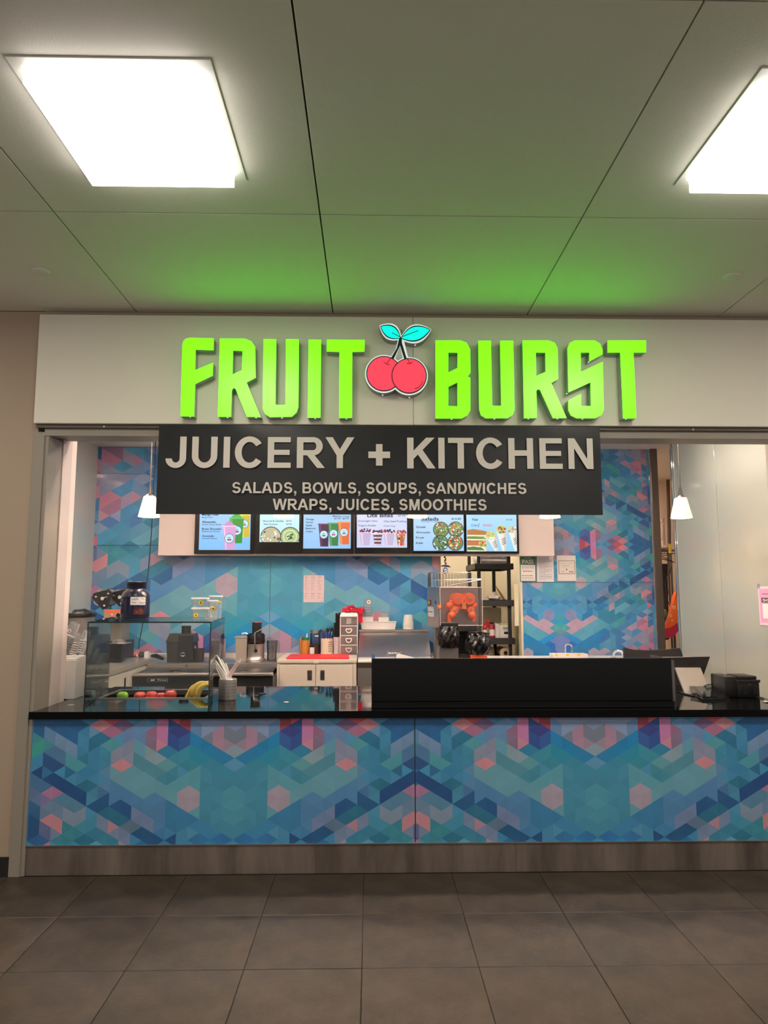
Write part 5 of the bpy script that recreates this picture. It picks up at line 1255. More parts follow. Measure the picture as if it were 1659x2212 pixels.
for k, (dx, py, rr_, mt, lb) in enumerate(((-.05, 1364, .011, m_steeld, 'steel spoon handle leftmost in the cream crock'), (-.03, 1368, .010, m_steeld, 'steel spatula handle in the cream crock'), (.005, 1363, .017, m_black, 'black spoon standing in the middle of the cream crock'), (.036, 1362, .016, m_black, 'black slotted spoon leaning right in the cream crock'), (.072, 1352, .011, m_black, 'tall dark whisk leaning right over the cream crock'))):
    zk = survey(706, py, 2.88)[1]; single('cooking_spoon', B().tube([(x + dx * .3, 2.88, cz + .03), (x + dx, 2.87, zk)], .005, 6).sph((x + dx * 1.15, 2.87, zk + .012), (rr_, .006, rr_ * 1.5), 12, 8), mt, lb, 'spoon', 'spoons in the cream crock', smooth=60)
x, r, zt = col_(720, 735, 1376, 2.86); t = thing('knife_cup', 'tall pale cup holding black handled knives beside the drawer tower', 'cup', (x, 2.86, cz))
obj('wall', B().lathe(x, 2.86, [(r * .85, cz), (r, zt), (r * .93, zt), (r * .8, cz + .01), (0, cz + .01)], 24), M('pale mauve cup', (216, 204, 208), .4), t, 40)
for k, (dx, py, wd, lb) in enumerate(((-.022, 1345, .011, 'black knife handle lowest in the pale cup, far from the drawers'), (-.004, 1324, .012, 'black knife handle, middle of the three tall ones in the pale cup'), (.010, 1328, .011, 'black knife handle in front of the others in the pale cup'), (.024, 1323, .012, 'black knife handle tallest in the pale cup, touching the drawer tower'))):
    zk = survey(727, py, 2.86)[1]; yy = 2.85 + .012 * k; single('knife', B().box(x + dx - .009, x + dx + .009, yy - .001, yy + .001, cz + .04, zk - .12).box(x + dx - wd, x + dx + wd, yy - .008, yy + .008, zk - .12, zk, .005), m_black, lb, 'knife', 'knives in the pale cup')
x0, x1, z0, z1 = rect(734, 1324, 773, 1411, 2.74); z0 = cz
t = thing('drawer_tower', 'narrow white plastic tower of four small drawers at the cabinet end', 'drawer tower', ((x0 + x1) / 2, 2.86, cz))
obj('shell', B().box(x0, x0 + .008, 2.74, 2.98, cz, z1 - .02).box(x1 - .008, x1, 2.74, 2.98, cz, z1 - .02).box(x0 + .008, x1 - .008, 2.97, 2.98, cz, z1 - .02).box(x0, x1, 2.74, 2.98, cz, cz + .008).hull8([(x0, 2.735, z1 - .03), (x1, 2.735, z1 - .03), (x1, 2.985, z1 - .03), (x0, 2.985, z1 - .03), (x0 + .01, 2.75, z1), (x1 - .01, 2.75, z1), (x1 - .01, 2.975, z1), (x0 + .01, 2.975, z1)]), m_white, t)
m_dr = thin_glass('frosted drawer', (216, 206, 204), .8, .2, .55, (206, 192, 190)); m_fill = M('drawer contents', (170, 150, 148), .7, noise=.4, nscale=30)
H = (z1 - .032 - cz - .008) / 4
for k in range(4):
    a = cz + .008 + H * k; d = obj('drawer', B().box(x0 + .009, x1 - .009, 2.736, 2.742, a + .006, a + H - .004), m_dr, t)
    obj('contents', B().box(x0 + .014, x1 - .014, 2.76, 2.95, a + .008, a + H * .55), m_fill, d); obj('rail', B().box(x0 + .004, x1 - .004, 2.733, 2.745, a + H - .006, a + H + .002), m_white, t)
    xm_ = (x0 + x1) / 2
    if k < 3: obj('handle', B().tube([(xm_ + .028 * math.cos(u), 2.728, a + H * .62 + .034 * math.sin(u)) for u in [PI + PI * i / 8 for i in range(9)]], .0055, 8).box(xm_ - .03, xm_ + .03, 2.730, 2.736, a + H * .60, a + H * .72), m_white, d, 40)
    else: obj('handle', B().box(xm_ - .024, xm_ + .024, 2.731, 2.736, a + .016, a + H - .02), M('grey tab', (176, 168, 168), .5), d)
# red bow and ribbon on the tower
t = thing('red_bow', 'crumpled red gift bow lying on top of the drawer tower', 'bow', ((x0 + x1) / 2, 2.82, z1)); bw = B()
m_bow = M('red ribbon', (206, 22, 52), .3); rr = random.Random(11)
for cx_, cz_, sx_, sz_ in ((758, 1314, .05, .032), (750, 1321, .055, .025), (766, 1321, .05, .024)):
    q = survey(cx_, cz_, 2.82); bw.sph((q[0], 2.82, max(q[1], z1 + .026)), (sx_, .05, sz_), 9, 6, lambda c: 1 + .22 * math.sin(9 * c.x + 4 * c.z + 5 * c.y))
obj('loop', bw, m_bow, t); obj('tail', B().tube([survey(763, 1316, 2.78)[0:1] + (2.78, z1 + .045), survey(773, 1314, 2.78)[0:1] + (2.78, z1 + .05)], .002, 6), m_black, t)
q = survey(779, 1319, 2.86); single('ribbon_roll', B().cyl((q[0] - .012, 2.80, q[1] - .005), (q[0] + .012, 2.92, q[1] + .005), .032, n=9).box(q[0] - .02, q[0] + .02, 2.83, 2.90, survey(779, 1345, 2.86)[1], q[1] - .02), m_bow, 'red ribbon roll standing behind the drawer tower, left of the tray', 'ribbon')

# ------------------------------------------------------------------ steel topping station with sloped hood
hY0, hY1 = 2.50, 2.86
a0, za = survey(773, 1420, hY0); a1, _ = survey(931, 1420, hY0); b0, zb = survey(776, 1360, hY1); b1, _ = survey(925, 1360, hY1)
t = thing('topping_station', 'stainless sandwich station with closed sloping hood behind the black upstand', 'prep station', ((a0 + a1) / 2, 2.7, 0))
obj('cabinet_body', B().box(a0 + .002, a1, 2.30, 3.04, .1, za - .03), m_steel, t)
obj('hood', B().hull8([(a0, hY0, za - .028), (a1, hY0, za - .028), (a1, 3.04, za - .028), (a0, 3.04, za - .028), (a0, hY0, za), (a1, hY0, za), (b1, hY1, zb - .02), (b0, hY1, zb - .02)]).box(b0, b1, hY1 + .002, 3.04, za, zb - .021), m_steel, t)
obj('hood_lip', B().box(b0 - .005, b1 + .005, hY1 - .012, 3.045, zb - .019, zb, .003, 1), m_steel, t)
obj('front_lip', B().box(a0, a1, hY0 - .014, hY0 - .0005, za - .028, za + .006, .003, 1), m_chrome, t)
q = survey(852, 1410, 2.53); obj('handle', B().tube([(q[0] - .062, 2.60, q[1] + .008), (q[0] - .062, 2.53, q[1] + .0), (q[0] - .05, 2.52, q[1] - .004), (q[0] + .05, 2.52, q[1] - .004), (q[0] + .062, 2.53, q[1]), (q[0] + .062, 2.60, q[1] + .008)], .008, 10), m_chrome, t, 50)
x0, x1, z0, z1 = rect(773, 1431, 801, 1446, 2.30)
single('cutting_strip', B().box(x0, a1, 2.28, hY0 - .016, za - .028, za - .010, .003, 1), M('cutting white', (232, 224, 214), .4), 'white cutting strip along the front of the sandwich station', 'cutting board')
obj('rail', B().box(a0 + .004, a1, 2.285, 2.3, za - .075, za - .032), m_steeld, t)
# things on the hood
x0, x1, z0, z1 = rect(779, 1342, 856, 1359, 2.88)
t = thing('white_tray', 'white plastic tray of cup boxes resting on the steel hood', 'tray', ((x0 + x1) / 2, 2.95, zb))
tzz = zb + (z1 - z0)
obj('tub', B().hull8([(x0 + .012, 2.88, zb + .0005), (x1 - .014, 2.88, zb + .0005), (x1 - .014, 3.03, zb + .0005), (x0 + .012, 3.03, zb + .0005), (x0, 2.87, tzz - .008), (x1, 2.87, tzz - .008), (x1, 3.04, tzz - .008), (x0, 3.04, tzz - .008)]), m_white, t)
obj('lip', B().box(x0 - .006, x1 + .006, 2.865, 3.045, tzz - .0078, tzz, .003, 1), m_white, t)
p = Print((0, 2.874, tzz), (1, 0, 0), (0, 0, 1))
for cxx in (805, 843): q = survey(cxx, 1347, 2.87); p.poly([(q[0] - .012, -.018), (q[0] - .006, -.022), (q[0], -.026), (q[0] + .006, -.022), (q[0] + .012, -.018), (q[0], -.032)], (120, 110, 110))
p.build('embossed_mark', m_paper, t)
for (a, b, y0_, y1_, st, lb, n) in ((782, 806, 1333, 1343, 1293, 'tall stack of clear stickered cups in a white box on the tray', 7), (818, 840, 1334, 1343, 1322, 'low group of small clear cups in a white box at the tray end', 3)):
    x0, x1, z0, z1 = rect(a, y0_, b, y1_, 2.90); hh = z1 - z0
    t = thing('cup_box', 'white open box ' + ('under the tall clear cups' if n == 7 else 'under the small clear cups') + ' on the tray', 'box', ((x0 + x1) / 2, 2.95, tzz + .0005))
    obj('box_body', B().box(x0, x1, 2.895, 3.005, tzz + .0005, tzz + hh), m_white, t)
    xa, xb, _, zt = rect(a + 3, st, b - 2, 1343, 2.95); r = (xb - xa) / 2 * .96; x = (xa + xb) / 2
    t2 = thing('cup_stack', lb, 'stack of cups', (x, 2.95, tzz + hh + .001), 'upright clear cups on the tray')
    zb2 = tzz + hh + .001
    obj('cup', B().lathe(x, 2.95, [(r, zb2), (r * .9, zt), (0, zt)], 24), m_clear, t2, 40)
    for k in range(n): zz = zb2 + (zt - zb2) * .62 * k / n; obj('cup_rim', B().lathe(x, 2.95, [(r * 1.0, zz), (r * 1.05, zz + .004), (r * 1.0, zz + .008)], 24), m_frost, t2, 40)
    if n == 7:
        p = Print((x + r * .25, 2.95 - r * .99, zt - .034)); p.disc(0, 0, .026, (110, 104, 70)); p.disc(0, 0, .022, (236, 228, 210)); p.disc(0, 0, .007, (60, 60, 50), 8); p.build('sticker', m_paper, t2)
x0, x1, z0, z1 = rect(871, 1328, 893, 1359, 2.94); x = (x0 + x1) / 2; r = (x1 - x0) / 2; zt = zb + z1 - z0
t = thing('paper_cup_stack', 'short stack of upturned white paper cups on the steel hood', 'stack of cups', (x, 2.94, zb))
obj('top_cup', B().lathe(x, 2.94, [(r, zt - .085), (r * .86, zt), (r * .8, zt), (r * .78, zt - .006), (0, zt - .006)], 26), m_white, t, 40)
for k in range(5): zz = zb + .001 + .0125 * k; obj('cup_rim', B().lathe(x, 2.94, [(r * 1.04, zz), (r * 1.06, zz + .004), (r * 1.02, zz + .010), (r * .98, zz + .012)], 26), m_white, t, 40)
kq = [survey(a, b, 2.4) for a, b in ((856, 1414), (862, 1412), (904, 1423))] + [(survey(904, 1425, 2.4)[0], za - .0095), (survey(856, 1425, 2.4)[0], za - .0095)]
single('film_sheet', B().prism(kq, 2.4, 2.41), m_white, 'pale folded plastic sheet lying before the hood, behind the black upstand', 'sheet')
q = survey(806, 1419, .095); single('blue_tape', B().box(q[0] - .010, q[0] + .010, .085, .10, 1.2045, 1.2045 + .028), M('blue clear tape', (90, 120, 170), .3), 'small blue clip standing at the left edge of the black upstand', 'clip')

# ------------------------------------------------------------------ white counter under the orange press and sinks
wz = .965
t = thing('sink_counter', 'white counter behind the black upstand with sinks and the orange press', 'counter', (1.6, 2.5, 0))
obj('top', B().box(.60, 2.72, 2.02, 2.98, wz - .04, wz, .004, 1), m_white, t); obj('body', B().box(.62, 2.7, 2.06, 2.96, .05, wz - .041), m_beige, t)

# ------------------------------------------------------------------ orange juice press
oY = 2.28
def RO(a, b, c, d, y=oY): return rect(a, b, c, d, y)
x0, x1, z0, z1 = RO(949, 1269, 1039, 1350)
t = thing('orange_press', 'automatic orange juice press with clear cover and orange drums', 'juice press', ((x0 + x1) / 2, oY + .2, wz))
sl = RO(931, 1300, 949, 1400)[0]
m_pr = M('press steel', (170, 160, 158), .32, metal=.8)
obj('housing', B().hull8([(x0, oY + .09, z0 - .03), (x1 - .01, oY + .09, z0 - .03), (x1 - .01, oY + .42, z0 - .03), (sl, oY + .42, z0 - .03), (x0, oY + .09, z1 - .002), (x1 - .01, oY + .09, z1 - .002), (x1 - .01, oY + .42, z1 - .002), (sl, oY + .42, z1 - .002)]), m_pr, t)
obj('pedestal', B().box(x0 - .02, x0 + .36, oY + .20, oY + .40, wz, z0 - .032), m_pr, t)
m_cov = thin_glass('press cover', (253, 250, 250), .5, .03, .05, (220, 200, 200))
cv = B().box(x0, x1, oY - .078, oY - .074, z0, z1).box(x0, x0 + .004, oY - .074, oY + .085, z0, z1).box(x1 - .004, x1, oY - .074, oY + .085, z0, z1).box(x0 + .004, x1 - .004, oY - .074, oY + .085, z1 - .004, z1)
obj('cover', cv, m_cov, t)
ce_ = B()
for a, b in (((x0, z0), (x1, z0)), ((x0, z1), (x1, z1)), ((x0, z0), (x0, z1)), ((x1, z0), (x1, z1))): ce_.tube([(a[0], oY - .077, a[1]), (b[0], oY - .077, b[1])], .0035, 6)
obj('cover_edge', ce_, M('cover edge', (200, 190, 190), .2), t)
m_or = M('orange drum plastic', (255, 122, 62), .45); m_or2 = M('orange deep', (246, 108, 54), .5); m_yo = M('amber wedge', (230, 140, 60), .4)
def OP(zx, zy, y): return survey(920 + zx / 7.213, 1190 + zy / 7.213, y)
for zx, zy, rx, ry, y in ((510, 745, 82, 102, oY - .055), (680, 745, 80, 102, oY - .055)):
    c = OP(zx, zy, y); r = .93 * 95 / 7.213 * .00432
    d = obj('drum', B().tube([(c[0], y, c[1]), (c[0], y + .012, c[1]), (c[0] - .02, y + .13, c[1] + .004)], [r, r * 1.0, r * .96], 36), m_or, t, 40)
    obj('drum_face', B().lathe(0, 0, [(r * .8, 0), (r * .8, .002), (r * .2, -.006), (0, -.006)], 30), m_or2, d, 40); o = bpy.context.scene.objects[-1] if False else d.children[-1]
    o.data.transform(Matrix.Translation(_org[t.name])); o.data.transform(Matrix.Translation(Vector((c[0], y - .0015, c[1])) - _org[t.name]) @ Matrix.Rotation(PI / 2, 4, 'X'))
    obj('axle', B().cyl((c[0], y - .012, c[1]), (c[0], y, c[1]), .010, n=12).box(c[0] - .016, c[0] + .016, y - .008, y - .002, c[1] - .003, c[1] + .003), m_steel, d, 40)
for zx, zy, rr_, y in ((372, 855, 58, oY - .03), (425, 800, 60, oY + .03), (760, 845, 46, oY - .02), (405, 1000, 62, oY - .035), (720, 1000, 62, oY - .035), (500, 880, 60, oY + .0), (640, 890, 60, oY + .02)):
    c = OP(zx, zy, y); r = rr_ / 7.213 * .00432; obj('ball', B().sph((c[0], y, c[1]), r, 22, 14), m_or, t, 60)
for zx, zy, rr_, y in ((445, 920, 62, oY - .045), (705, 920, 55, oY - .045)):
    c = OP(zx, zy, y); r = rr_ / 7.213 * .00432
    d = obj('small_drum', B().tube([(c[0], y, c[1]), (c[0], y + .1, c[1])], [r, r * .95], 26), m_or, t, 40); obj('axle', B().cyl((c[0], y - .008, c[1]), (c[0], y, c[1]), .009, n=12).box(c[0] - .004, c[0] + .004, y - .006, y - .001, c[1] - .014, c[1] + .014), m_steel, d, 40)
w0, w1 = OP(560, 905, oY - .06), OP(630, 790, oY - .06)
obj('wedge', B().hull8([(w0[0], oY - .06, w0[1]), (w1[0], oY - .06, w0[1]), (w1[0], oY + .03, w0[1]), (w0[0], oY + .03, w0[1]), (w0[0] + .008, oY - .05, w1[1]), (w1[0] - .004, oY - .05, w1[1]), (w1[0] - .004, oY + .03, w1[1]), (w0[0] + .008, oY + .03, w1[1])]), m_yo, t)
for s_, (zx, zy) in ((1, (350, 1090)), (-1, (775, 1070))):
    q = OP(zx, zy, oY - .05); obj('peel_blade', B().hull8([(q[0], oY - .05, q[1] - .02), (q[0] + s_ * .03, oY - .05, q[1] - .02), (q[0] + s_ * .03, oY + .04, q[1] - .02), (q[0], oY + .04, q[1] - .02), (q[0] - s_ * .004, oY - .05, q[1] + .05), (q[0] + s_ * .018, oY - .05, q[1] + .05), (q[0] + s_ * .018, oY + .04, q[1] + .05), (q[0] - s_ * .004, oY + .04, q[1] + .05)]), m_or2, t)
q = OP(205, 873, oY + .0); obj('knob', B().tube([(q[0], oY - .09, q[1]), (q[0], oY - .05, q[1])], [.012, .022], 12), m_or, t, 40)
# side panel print
p0 = Vector((sl, oY + .42, 0)); p1 = Vector((x0, oY + .09, 0)); u = (p1 - p0).normalized(); L_ = (p1 - p0).length
pr = Print(Vector((sl, oY + .42, z0 - .03)), u, (0, 0, 1)); Hh = z1 - z0
pr.rect(L_ * .08, L_ * .38, Hh * .60, Hh * .74, (40, 30, 20)); pr.rect(L_ * .12, L_ * .24, Hh * .62, Hh * .72, (236, 190, 40)); pr.rect(L_ * .26, L_ * .34, Hh * .62, Hh * .72, (200, 50, 40)); pr.rect(L_ * .08, L_ * .62, Hh * .28, Hh * .55, (206, 204, 204)); pr.rect(L_ * .12, L_ * .5, Hh * .40, Hh * .42, (60, 56, 56)); pr.disc(L_ * .78, Hh * .68, .02, (60, 54, 52), 12); pr.build('side_print', m_paper, t)
bk0, bk1, zk0, zk1 = RO(932, 1236, 1020, 1268); wr_k = B(); by0, by1 = oY + .06, oY + .40
for zz in (zk1, (zk0 + zk1) / 2 + .0, z1 + .004): wr_k.tube([(bk0, by0, zz), (bk1, by0, zz), (bk1, by1, zz), (bk0, by1, zz), (bk0, by0, zz)], .0028, 6)
for k in range(14): x = bk0 + (bk1 - bk0) * k / 13; wr_k.tube([(x, by0, z1), (x, by0, zk1)], .0022, 5); wr_k.tube([(x, by1, z1), (x, by1, zk1)], .0022, 5)
for k in range(1, 6): y = by0 + (by1 - by0) * k / 6; wr_k.tube([(bk0, y, z1), (bk0, y, zk1)], .0022, 5); wr_k.tube([(bk1, y, z1), (bk1, y, zk1)], .0022, 5)
obj('wire_basket', wr_k, m_steeld, t)
q0, q1 = survey(976, 1264, oY - .03), survey(1040, 1252, oY - .03)
obj('hopper_rail', B().tube([(q0[0], oY - .03, q0[1]), (q1[0], oY - .03, q1[1])], .006, 8).tube([(q0[0] - .05, oY - .03, z1 + .008), (q0[0], oY - .03, q0[1]), (q0[0] + .02, oY - .05, z1 + .006)], .004, 6).tube([(q0[0] - .06, oY, q0[1] + .05), (q1[0], oY, q1[1] + .006)], .005, 8), m_steel, t, 50)
x, _, zz, zt = RO(975, 1349, 1031, 1364, oY - .08); x1_ = RO(975, 1349, 1031, 1364, oY - .08)[1]
obj('drip_tray', B().box(x, x1_, oY - .10, oY + .085, zz, z0 - .002, .003, 1), m_black, t); obj('spout_post', B().box(*RO(988, 1364, 1012, 1423, oY + .1)[:2], oY + .1, oY + .19, wz, zz), m_black, t)
obj('collector', B().box(*RO(948, 1398, 990, 1424, 2.12)[:2], 2.10, 2.30, wz, RO(948, 1398, 990, 1424, 2.12)[3], .003, 1), m_steel, t)
obj('drip_grid', B().box(*RO(991, 1413, 1024, 1423, 2.15)[:2], 2.12, 2.22, wz, RO(991, 1413, 1024, 1423, 2.15)[3], .003, 1), m_steeld, t)
# bagged peel bins
m_bag = M('black bag film', (12, 12, 13), .22, bump=.8, bscale=26)
def wob(s): return lambda a, z: .06 * math.sin(5 * a + 31 * z + s) + .05 * math.sin(11 * a - 57 * z + 2 * s) + .03 * math.sin(17 * a + 90 * z)
def bag(px, lb, top, bot, Y, s, ex):
    x0, x1, z0, z1 = rect(px[0], top, px[1], bot, Y); x = (x0 + x1) / 2; r = (x1 - x0) / 2
    t = thing('peel_bin', lb, 'bin', (x, Y, z0))
    n = 12; pf = [(r * (.80 + .2 * math.sin(PI * min(1, (k / n) * 1.1))), z0 + (z1 - z0) * k / n) for k in range(n + 1)] + [(r * .86, z1 - .004), (r * .8, z1 - .05), (0, z1 - .06)]
    obj('bag', B().lathe(x, Y, pf, 56, wob(s)), m_bag, t, 70); ex(t, x, r, z0, z1, Y)
def ex1(t, x, r, z0, z1, Y): obj('arm', B().box(x - r * .75, x + r * .9, Y - .02, Y + .02, z1, z1 + .03, .004), m_black, t)
bag((947, 992), 'peel bin wrapped in a black bag under the left of the orange press', 1352, 1399, 2.06, 0, ex1)
def ex2(t, x, r, z0, z1, Y): obj('bucket', B().lathe(x, Y, [(r * .68, wz + .001), (r * .72, z0 + .02), (0, z0 + .02)], 30), M('orange bucket', (244, 92, 36), .4), t, 40)
bag((1006, 1060), 'orange bucket covered with a black bag, right below the orange press', 1367, 1413, 2.14, 3, ex2)

# evil eye hanging ornament
ex_, ez = survey(962, 1233, 2.99); m_beads = M('dark blue beads', (26, 34, 90), .2)
t = thing('hanging_ornament', 'blue glass eye ornament on a bead string hanging from the menu board', 'ornament', (ex_, 2.99, ez - .03))
bd = B()
for k in range(9): bd.sph((ex_ + .006 * math.sin(k * 2.1), 2.99 + .004 * math.cos(k * 1.7), ez + .06 + .0165 * k), .0085 + .003 * (k % 2), 8, 6)
obj('bead_string', bd.cyl((ex_, 2.99, ez + .03), (ex_, 2.99, MBZ), .0015, n=6), M('brown beads', (70, 60, 66), .4), t, 50)
obj('eye', B().sph((ex_, 2.99, ez), (.026, .012, .036), 18, 12), m_beads, t, 60)
p = Print((ex_ + .003, 2.99 - .0125, ez)); p.disc(0, 0, .015, (226, 230, 240), ry=.019); p.disc(0, 0, .010, (110, 160, 220)); p.disc(0, 0, .005, (10, 12, 30)); p.build('iris', m_paper, t)
obj('ribbon', B().hull8([(ex_ - .05, 2.982, ez + .045), (ex_ + .06, 2.982, ez + .035), (ex_ + .06, 2.988, ez + .035), (ex_ - .05, 2.988, ez + .045), (ex_ - .03, 2.982, ez + .058), (ex_ + .03, 2.982, ez + .058), (ex_ + .03, 2.988, ez + .058), (ex_ - .03, 2.988, ez + .058)]), m_beads, t)

# ------------------------------------------------------------------ storeroom shelving and its goods
SF, SB = 3.45, 4.05
xl = survey(1036, 1300, SF)[0]; xr = survey(1101, 1300, SF)[0]
m_shelf = M('black shelving plastic', (26, 26, 27), .5)
t = thing('storage_shelf', 'black plastic shelving unit standing in the cream storeroom', 'shelving', ((xl + xr) / 2, 3.75, 0))
for x, y in ((xl, SF), (xr, SF), (xl - .02, SB), (xr - .06, SB)): obj('post', B().box(x - .018, x + .018, y, y + .04, 0, 2.25, .005, 1), m_shelf, t)
SZ = [survey(1060, v, SF)[1] for v in (1218, 1297, 1379)] + [survey(1060, 1421, SF)[1]]
for z in SZ:
    sx0, sx1 = xl - .05, xr + .045; hgt = .062
    s_ = obj('shelf', B().box(sx0, sx1, SF - .03, SF - .01, z - hgt, z + .004, .004, 1).box(sx0, sx0 + .02, SF - .01, SB + .06, z - hgt, z + .004).box(sx1 - .02, sx1, SF - .01, SB + .06, z - hgt, z + .004).box(sx0, sx1, SB + .06, SB + .08, z - hgt, z + .004).box(sx0 + .02, sx1 - .02, SF - .01, SB + .06, z - .022, z - .002), m_shelf, t)
m_wrap = M('printed wrap roll', (176, 170, 176), .35, noise=.4, nscale=18, stretch=(1, 4, 4)); z = SZ[0] - .002
for k, (xa, ya, zz) in enumerate(((.0, .06, .028), (.0, .12, .028), (.0, .09, .078))):
    c = (xl + xr) / 2 + .0; single('wrap_roll', B().cyl((xl + .03, SF + ya, z + zz), (xr + .015, SF + ya, z + zz), .0265, n=18), m_wrap, ('front bottom roll of printed wrap on the top storeroom shelf', 'rear bottom roll of printed wrap on the top storeroom shelf', 'roll of printed wrap lying on the two others, top storeroom shelf')[k], 'roll', 'wrap rolls', smooth=40)
q = survey(1018, 1208, SF + .3); single('plastic_bag', B().sph((xl + .03, SF + .30, SZ[0] + .052), (.046, .1, .046), 14, 9, lambda c: 1 + .14 * math.sin(8 * c.x + 3 * c.z) + .1 * math.sin(11 * c.z + c.y * 6)), m_frost, 'white crumpled plastic bag on the top storeroom shelf', 'bag', smooth=60)
z = SZ[1] - .002
single('snack_pack', B().box(xl + .0, xl + .11, SF + .04, SF + .20, z + .001, z + .028, .008), M('green white pack', (206, 214, 190), .5), 'flat green and white pack on the middle storeroom shelf', 'packet')
single('bread_bag', B().sph(((xl + xr) / 2 + .02, SF + .14, z + .033), (.080, .09, .030), 16, 9, lambda c: 1 + .12 * math.sin(7 * c.x) + .08 * math.sin(9 * c.y + 5 * c.x)), M('white bag', (232, 222, 212), .5), 'white wrapped loaf bag on the middle storeroom shelf', 'bag', smooth=60)
single('paper_roll', B().cyl(((xl + xr) / 2 - .02, SF + .06, z + .066), ((xl + xr) / 2 + .04, SF + .15, z + .07), .030, n=16), M('white bag'), 'small white roll lying on the loaf bag in the storeroom', 'roll', smooth=40)
q0, q1, q2 = survey(1070, 1263, SF + .3), survey(1092, 1284, SF + .3), survey(1072, 1284, SF + .3)
single('card_sheet', B().prism([(q0[0], q0[1]), (q1[0], z + .01), (q1[0] - .03, z + .003), (q0[0] + .02, q0[1] - .06)], SF + .3, SF + .31), M('brown card', (186, 148, 104), .7), 'brown cardboard flap leaning on the middle storeroom shelf', 'cardboard')
z = SZ[2] - .002
def bx(nm, a, b, c, d, y0, y1, mat, lb, cat): x0, x1, z0, z1 = rect(a, b, c, d, y0); return x0, x1, y0, y1, z, z + (z1 - z0)
m_cart = M('carton', (206, 196, 170), .7)
x0, x1, y0, y1, za_, zb_ = bx('', 1042, 1316, 1083, 1378, SF + .34, SF + .56, None, '', ''); single('carton', B().box(x0, x1, y0, y1, za_ + .001, zb_), m_cart, 'pale carton behind the red jars on the lower storeroom shelf', 'box')
def jar3(px0, px1, top, Y, body, lid, lb, lidh=.02):
    x0, x1, _, zt = rect(px0, top, px1, 1378, Y); x = (x0 + x1) / 2; r = (x1 - x0) / 2
    t = thing('food_jar', lb, 'jar', (x, Y, z)); obj('body', B().lathe(x, Y, [(r * .95, z + .001), (r, z + .01), (r, zt - lidh - .012), (r * .8, zt - lidh)], 22), body, t, 40); obj('lid', B().lathe(x, Y, [(r * .84, zt - lidh), (r * .84, zt), (0, zt)], 22), lid, t, 40)
    obj('label', B().lathe(x, Y, [(r * 1.02, z + .03), (r * 1.02, z + (zt - z) * .55)], 22), M('jar label', (226, 216, 206), .5), t, 40)
m_redj = M('dark red jar', (150, 30, 42), .35)
jar3(1042, 1052, 1346, SF + .08, m_redj, m_red, 'slim red bottle leftmost on the lower storeroom shelf', .03)
jar3(1056, 1069, 1344, SF + .06, m_redj, M('maroon lid', (70, 26, 30), .4), 'wide dark red jar on the lower storeroom shelf')
jar3(1049, 1059, 1338, SF + .18, m_redj, m_red, 'red capped bottle behind the wide dark red jar', .025)
x0, x1, y0, y1, za_, zb_ = bx('', 1070, 1346, 1079, 1378, SF + .06, SF + .2, None, '', ''); single('juice_carton', B().box(x0, x1, y0, y1, za_ + .001, zb_ - .012).prism([(x0, zb_ - .012), (x1, zb_ - .012), ((x0 + x1) / 2, zb_)], y0, y1), M('white carton', (232, 226, 220), .5), 'white carton between the dark red jar and the tissue box', 'carton')
x0, x1, y0, y1, za_, zb_ = bx('', 1080, 1350, 1100, 1378, SF + .05, SF + .26, None, '', '')
t = thing('tissue_box', 'white box marked VALUE on the lower storeroom shelf', 'box', ((x0 + x1) / 2, y0, z)); obj('box_body', B().box(x0, x1, y0, y1, za_ + .001, zb_, .003, 1), M('white carton'), t)
obj('lid_fold', B().box(x0 + .005, x1 - .005, y0 + .02, y1, zb_, zb_ + .018), M('yellow fold', (190, 184, 120), .6), t); lettering('VALUE', x0 + .03, x1 - .015, zb_ - .045, zb_ - .018, m_ink, t, y=y0 - .001, bold=.03)
obj('slot', B().box(x0 + .045, x1 - .012, y0 - .002, y0 - .0003, za_ + .045, za_ + .07), m_black, t)
z = SZ[3]; q = (survey(1089, 1409, SF + .05)[0], SZ[3] + .051)
single('paper_roll', B().lathe(q[0], 0, [(.016, 0), (.06, 0), (.06, .2), (.016, .2), (.016, 0)], 28).box(q[0] - .05, q[0] + .05, -.03, .03, -.2, -.19) if False else B().tube([(q[0], SF + .02, q[1]), (q[0], SF + .30, q[1])], [.052, .052], 28), M('brown paper roll', (190, 168, 140), .7), 'brown paper roll lying end on, bottom of the storeroom shelf', 'roll', smooth=40)
single('roll_core', B().cyl((q[0] + .01, SF + .012, q[1]), (q[0] + .01, SF + .019, q[1]), .020, n=20), m_dark, 'dark round hollow in the end of the brown paper roll', 'roll core')
single('paper_sack', B().box(xl + .0, xl + .18, SF + .12, SF + .35, z + .001, z + .10, .02), M('tan sack', (176, 158, 134), .7), 'tan paper sack beside the brown roll, bottom of the storeroom shelf', 'sack')
x0, x1, z0, z1 = rect(1046, 1222, 1062, 1282, 4.49); single('access_panel', B().box(x0, x0 + .42, 4.485, 4.4995, 1.45, 1.95), m_cream, 'pale flush access panel on the storeroom wall behind the shelving', 'panel')
x0, x1, z0, z1 = rect(1111, 1262, 1118, 1352, BY - .012); single('taped_note', B().box(x0, x1 + .01, BY - .014, BY - .011, z0, z1), M('old paper', (214, 206, 176), .7), 'narrow yellowed note taped to the cream door post', 'note')
x0, x1, z0, z1 = rect(1108, 1300, 1116, 1330, SF); 

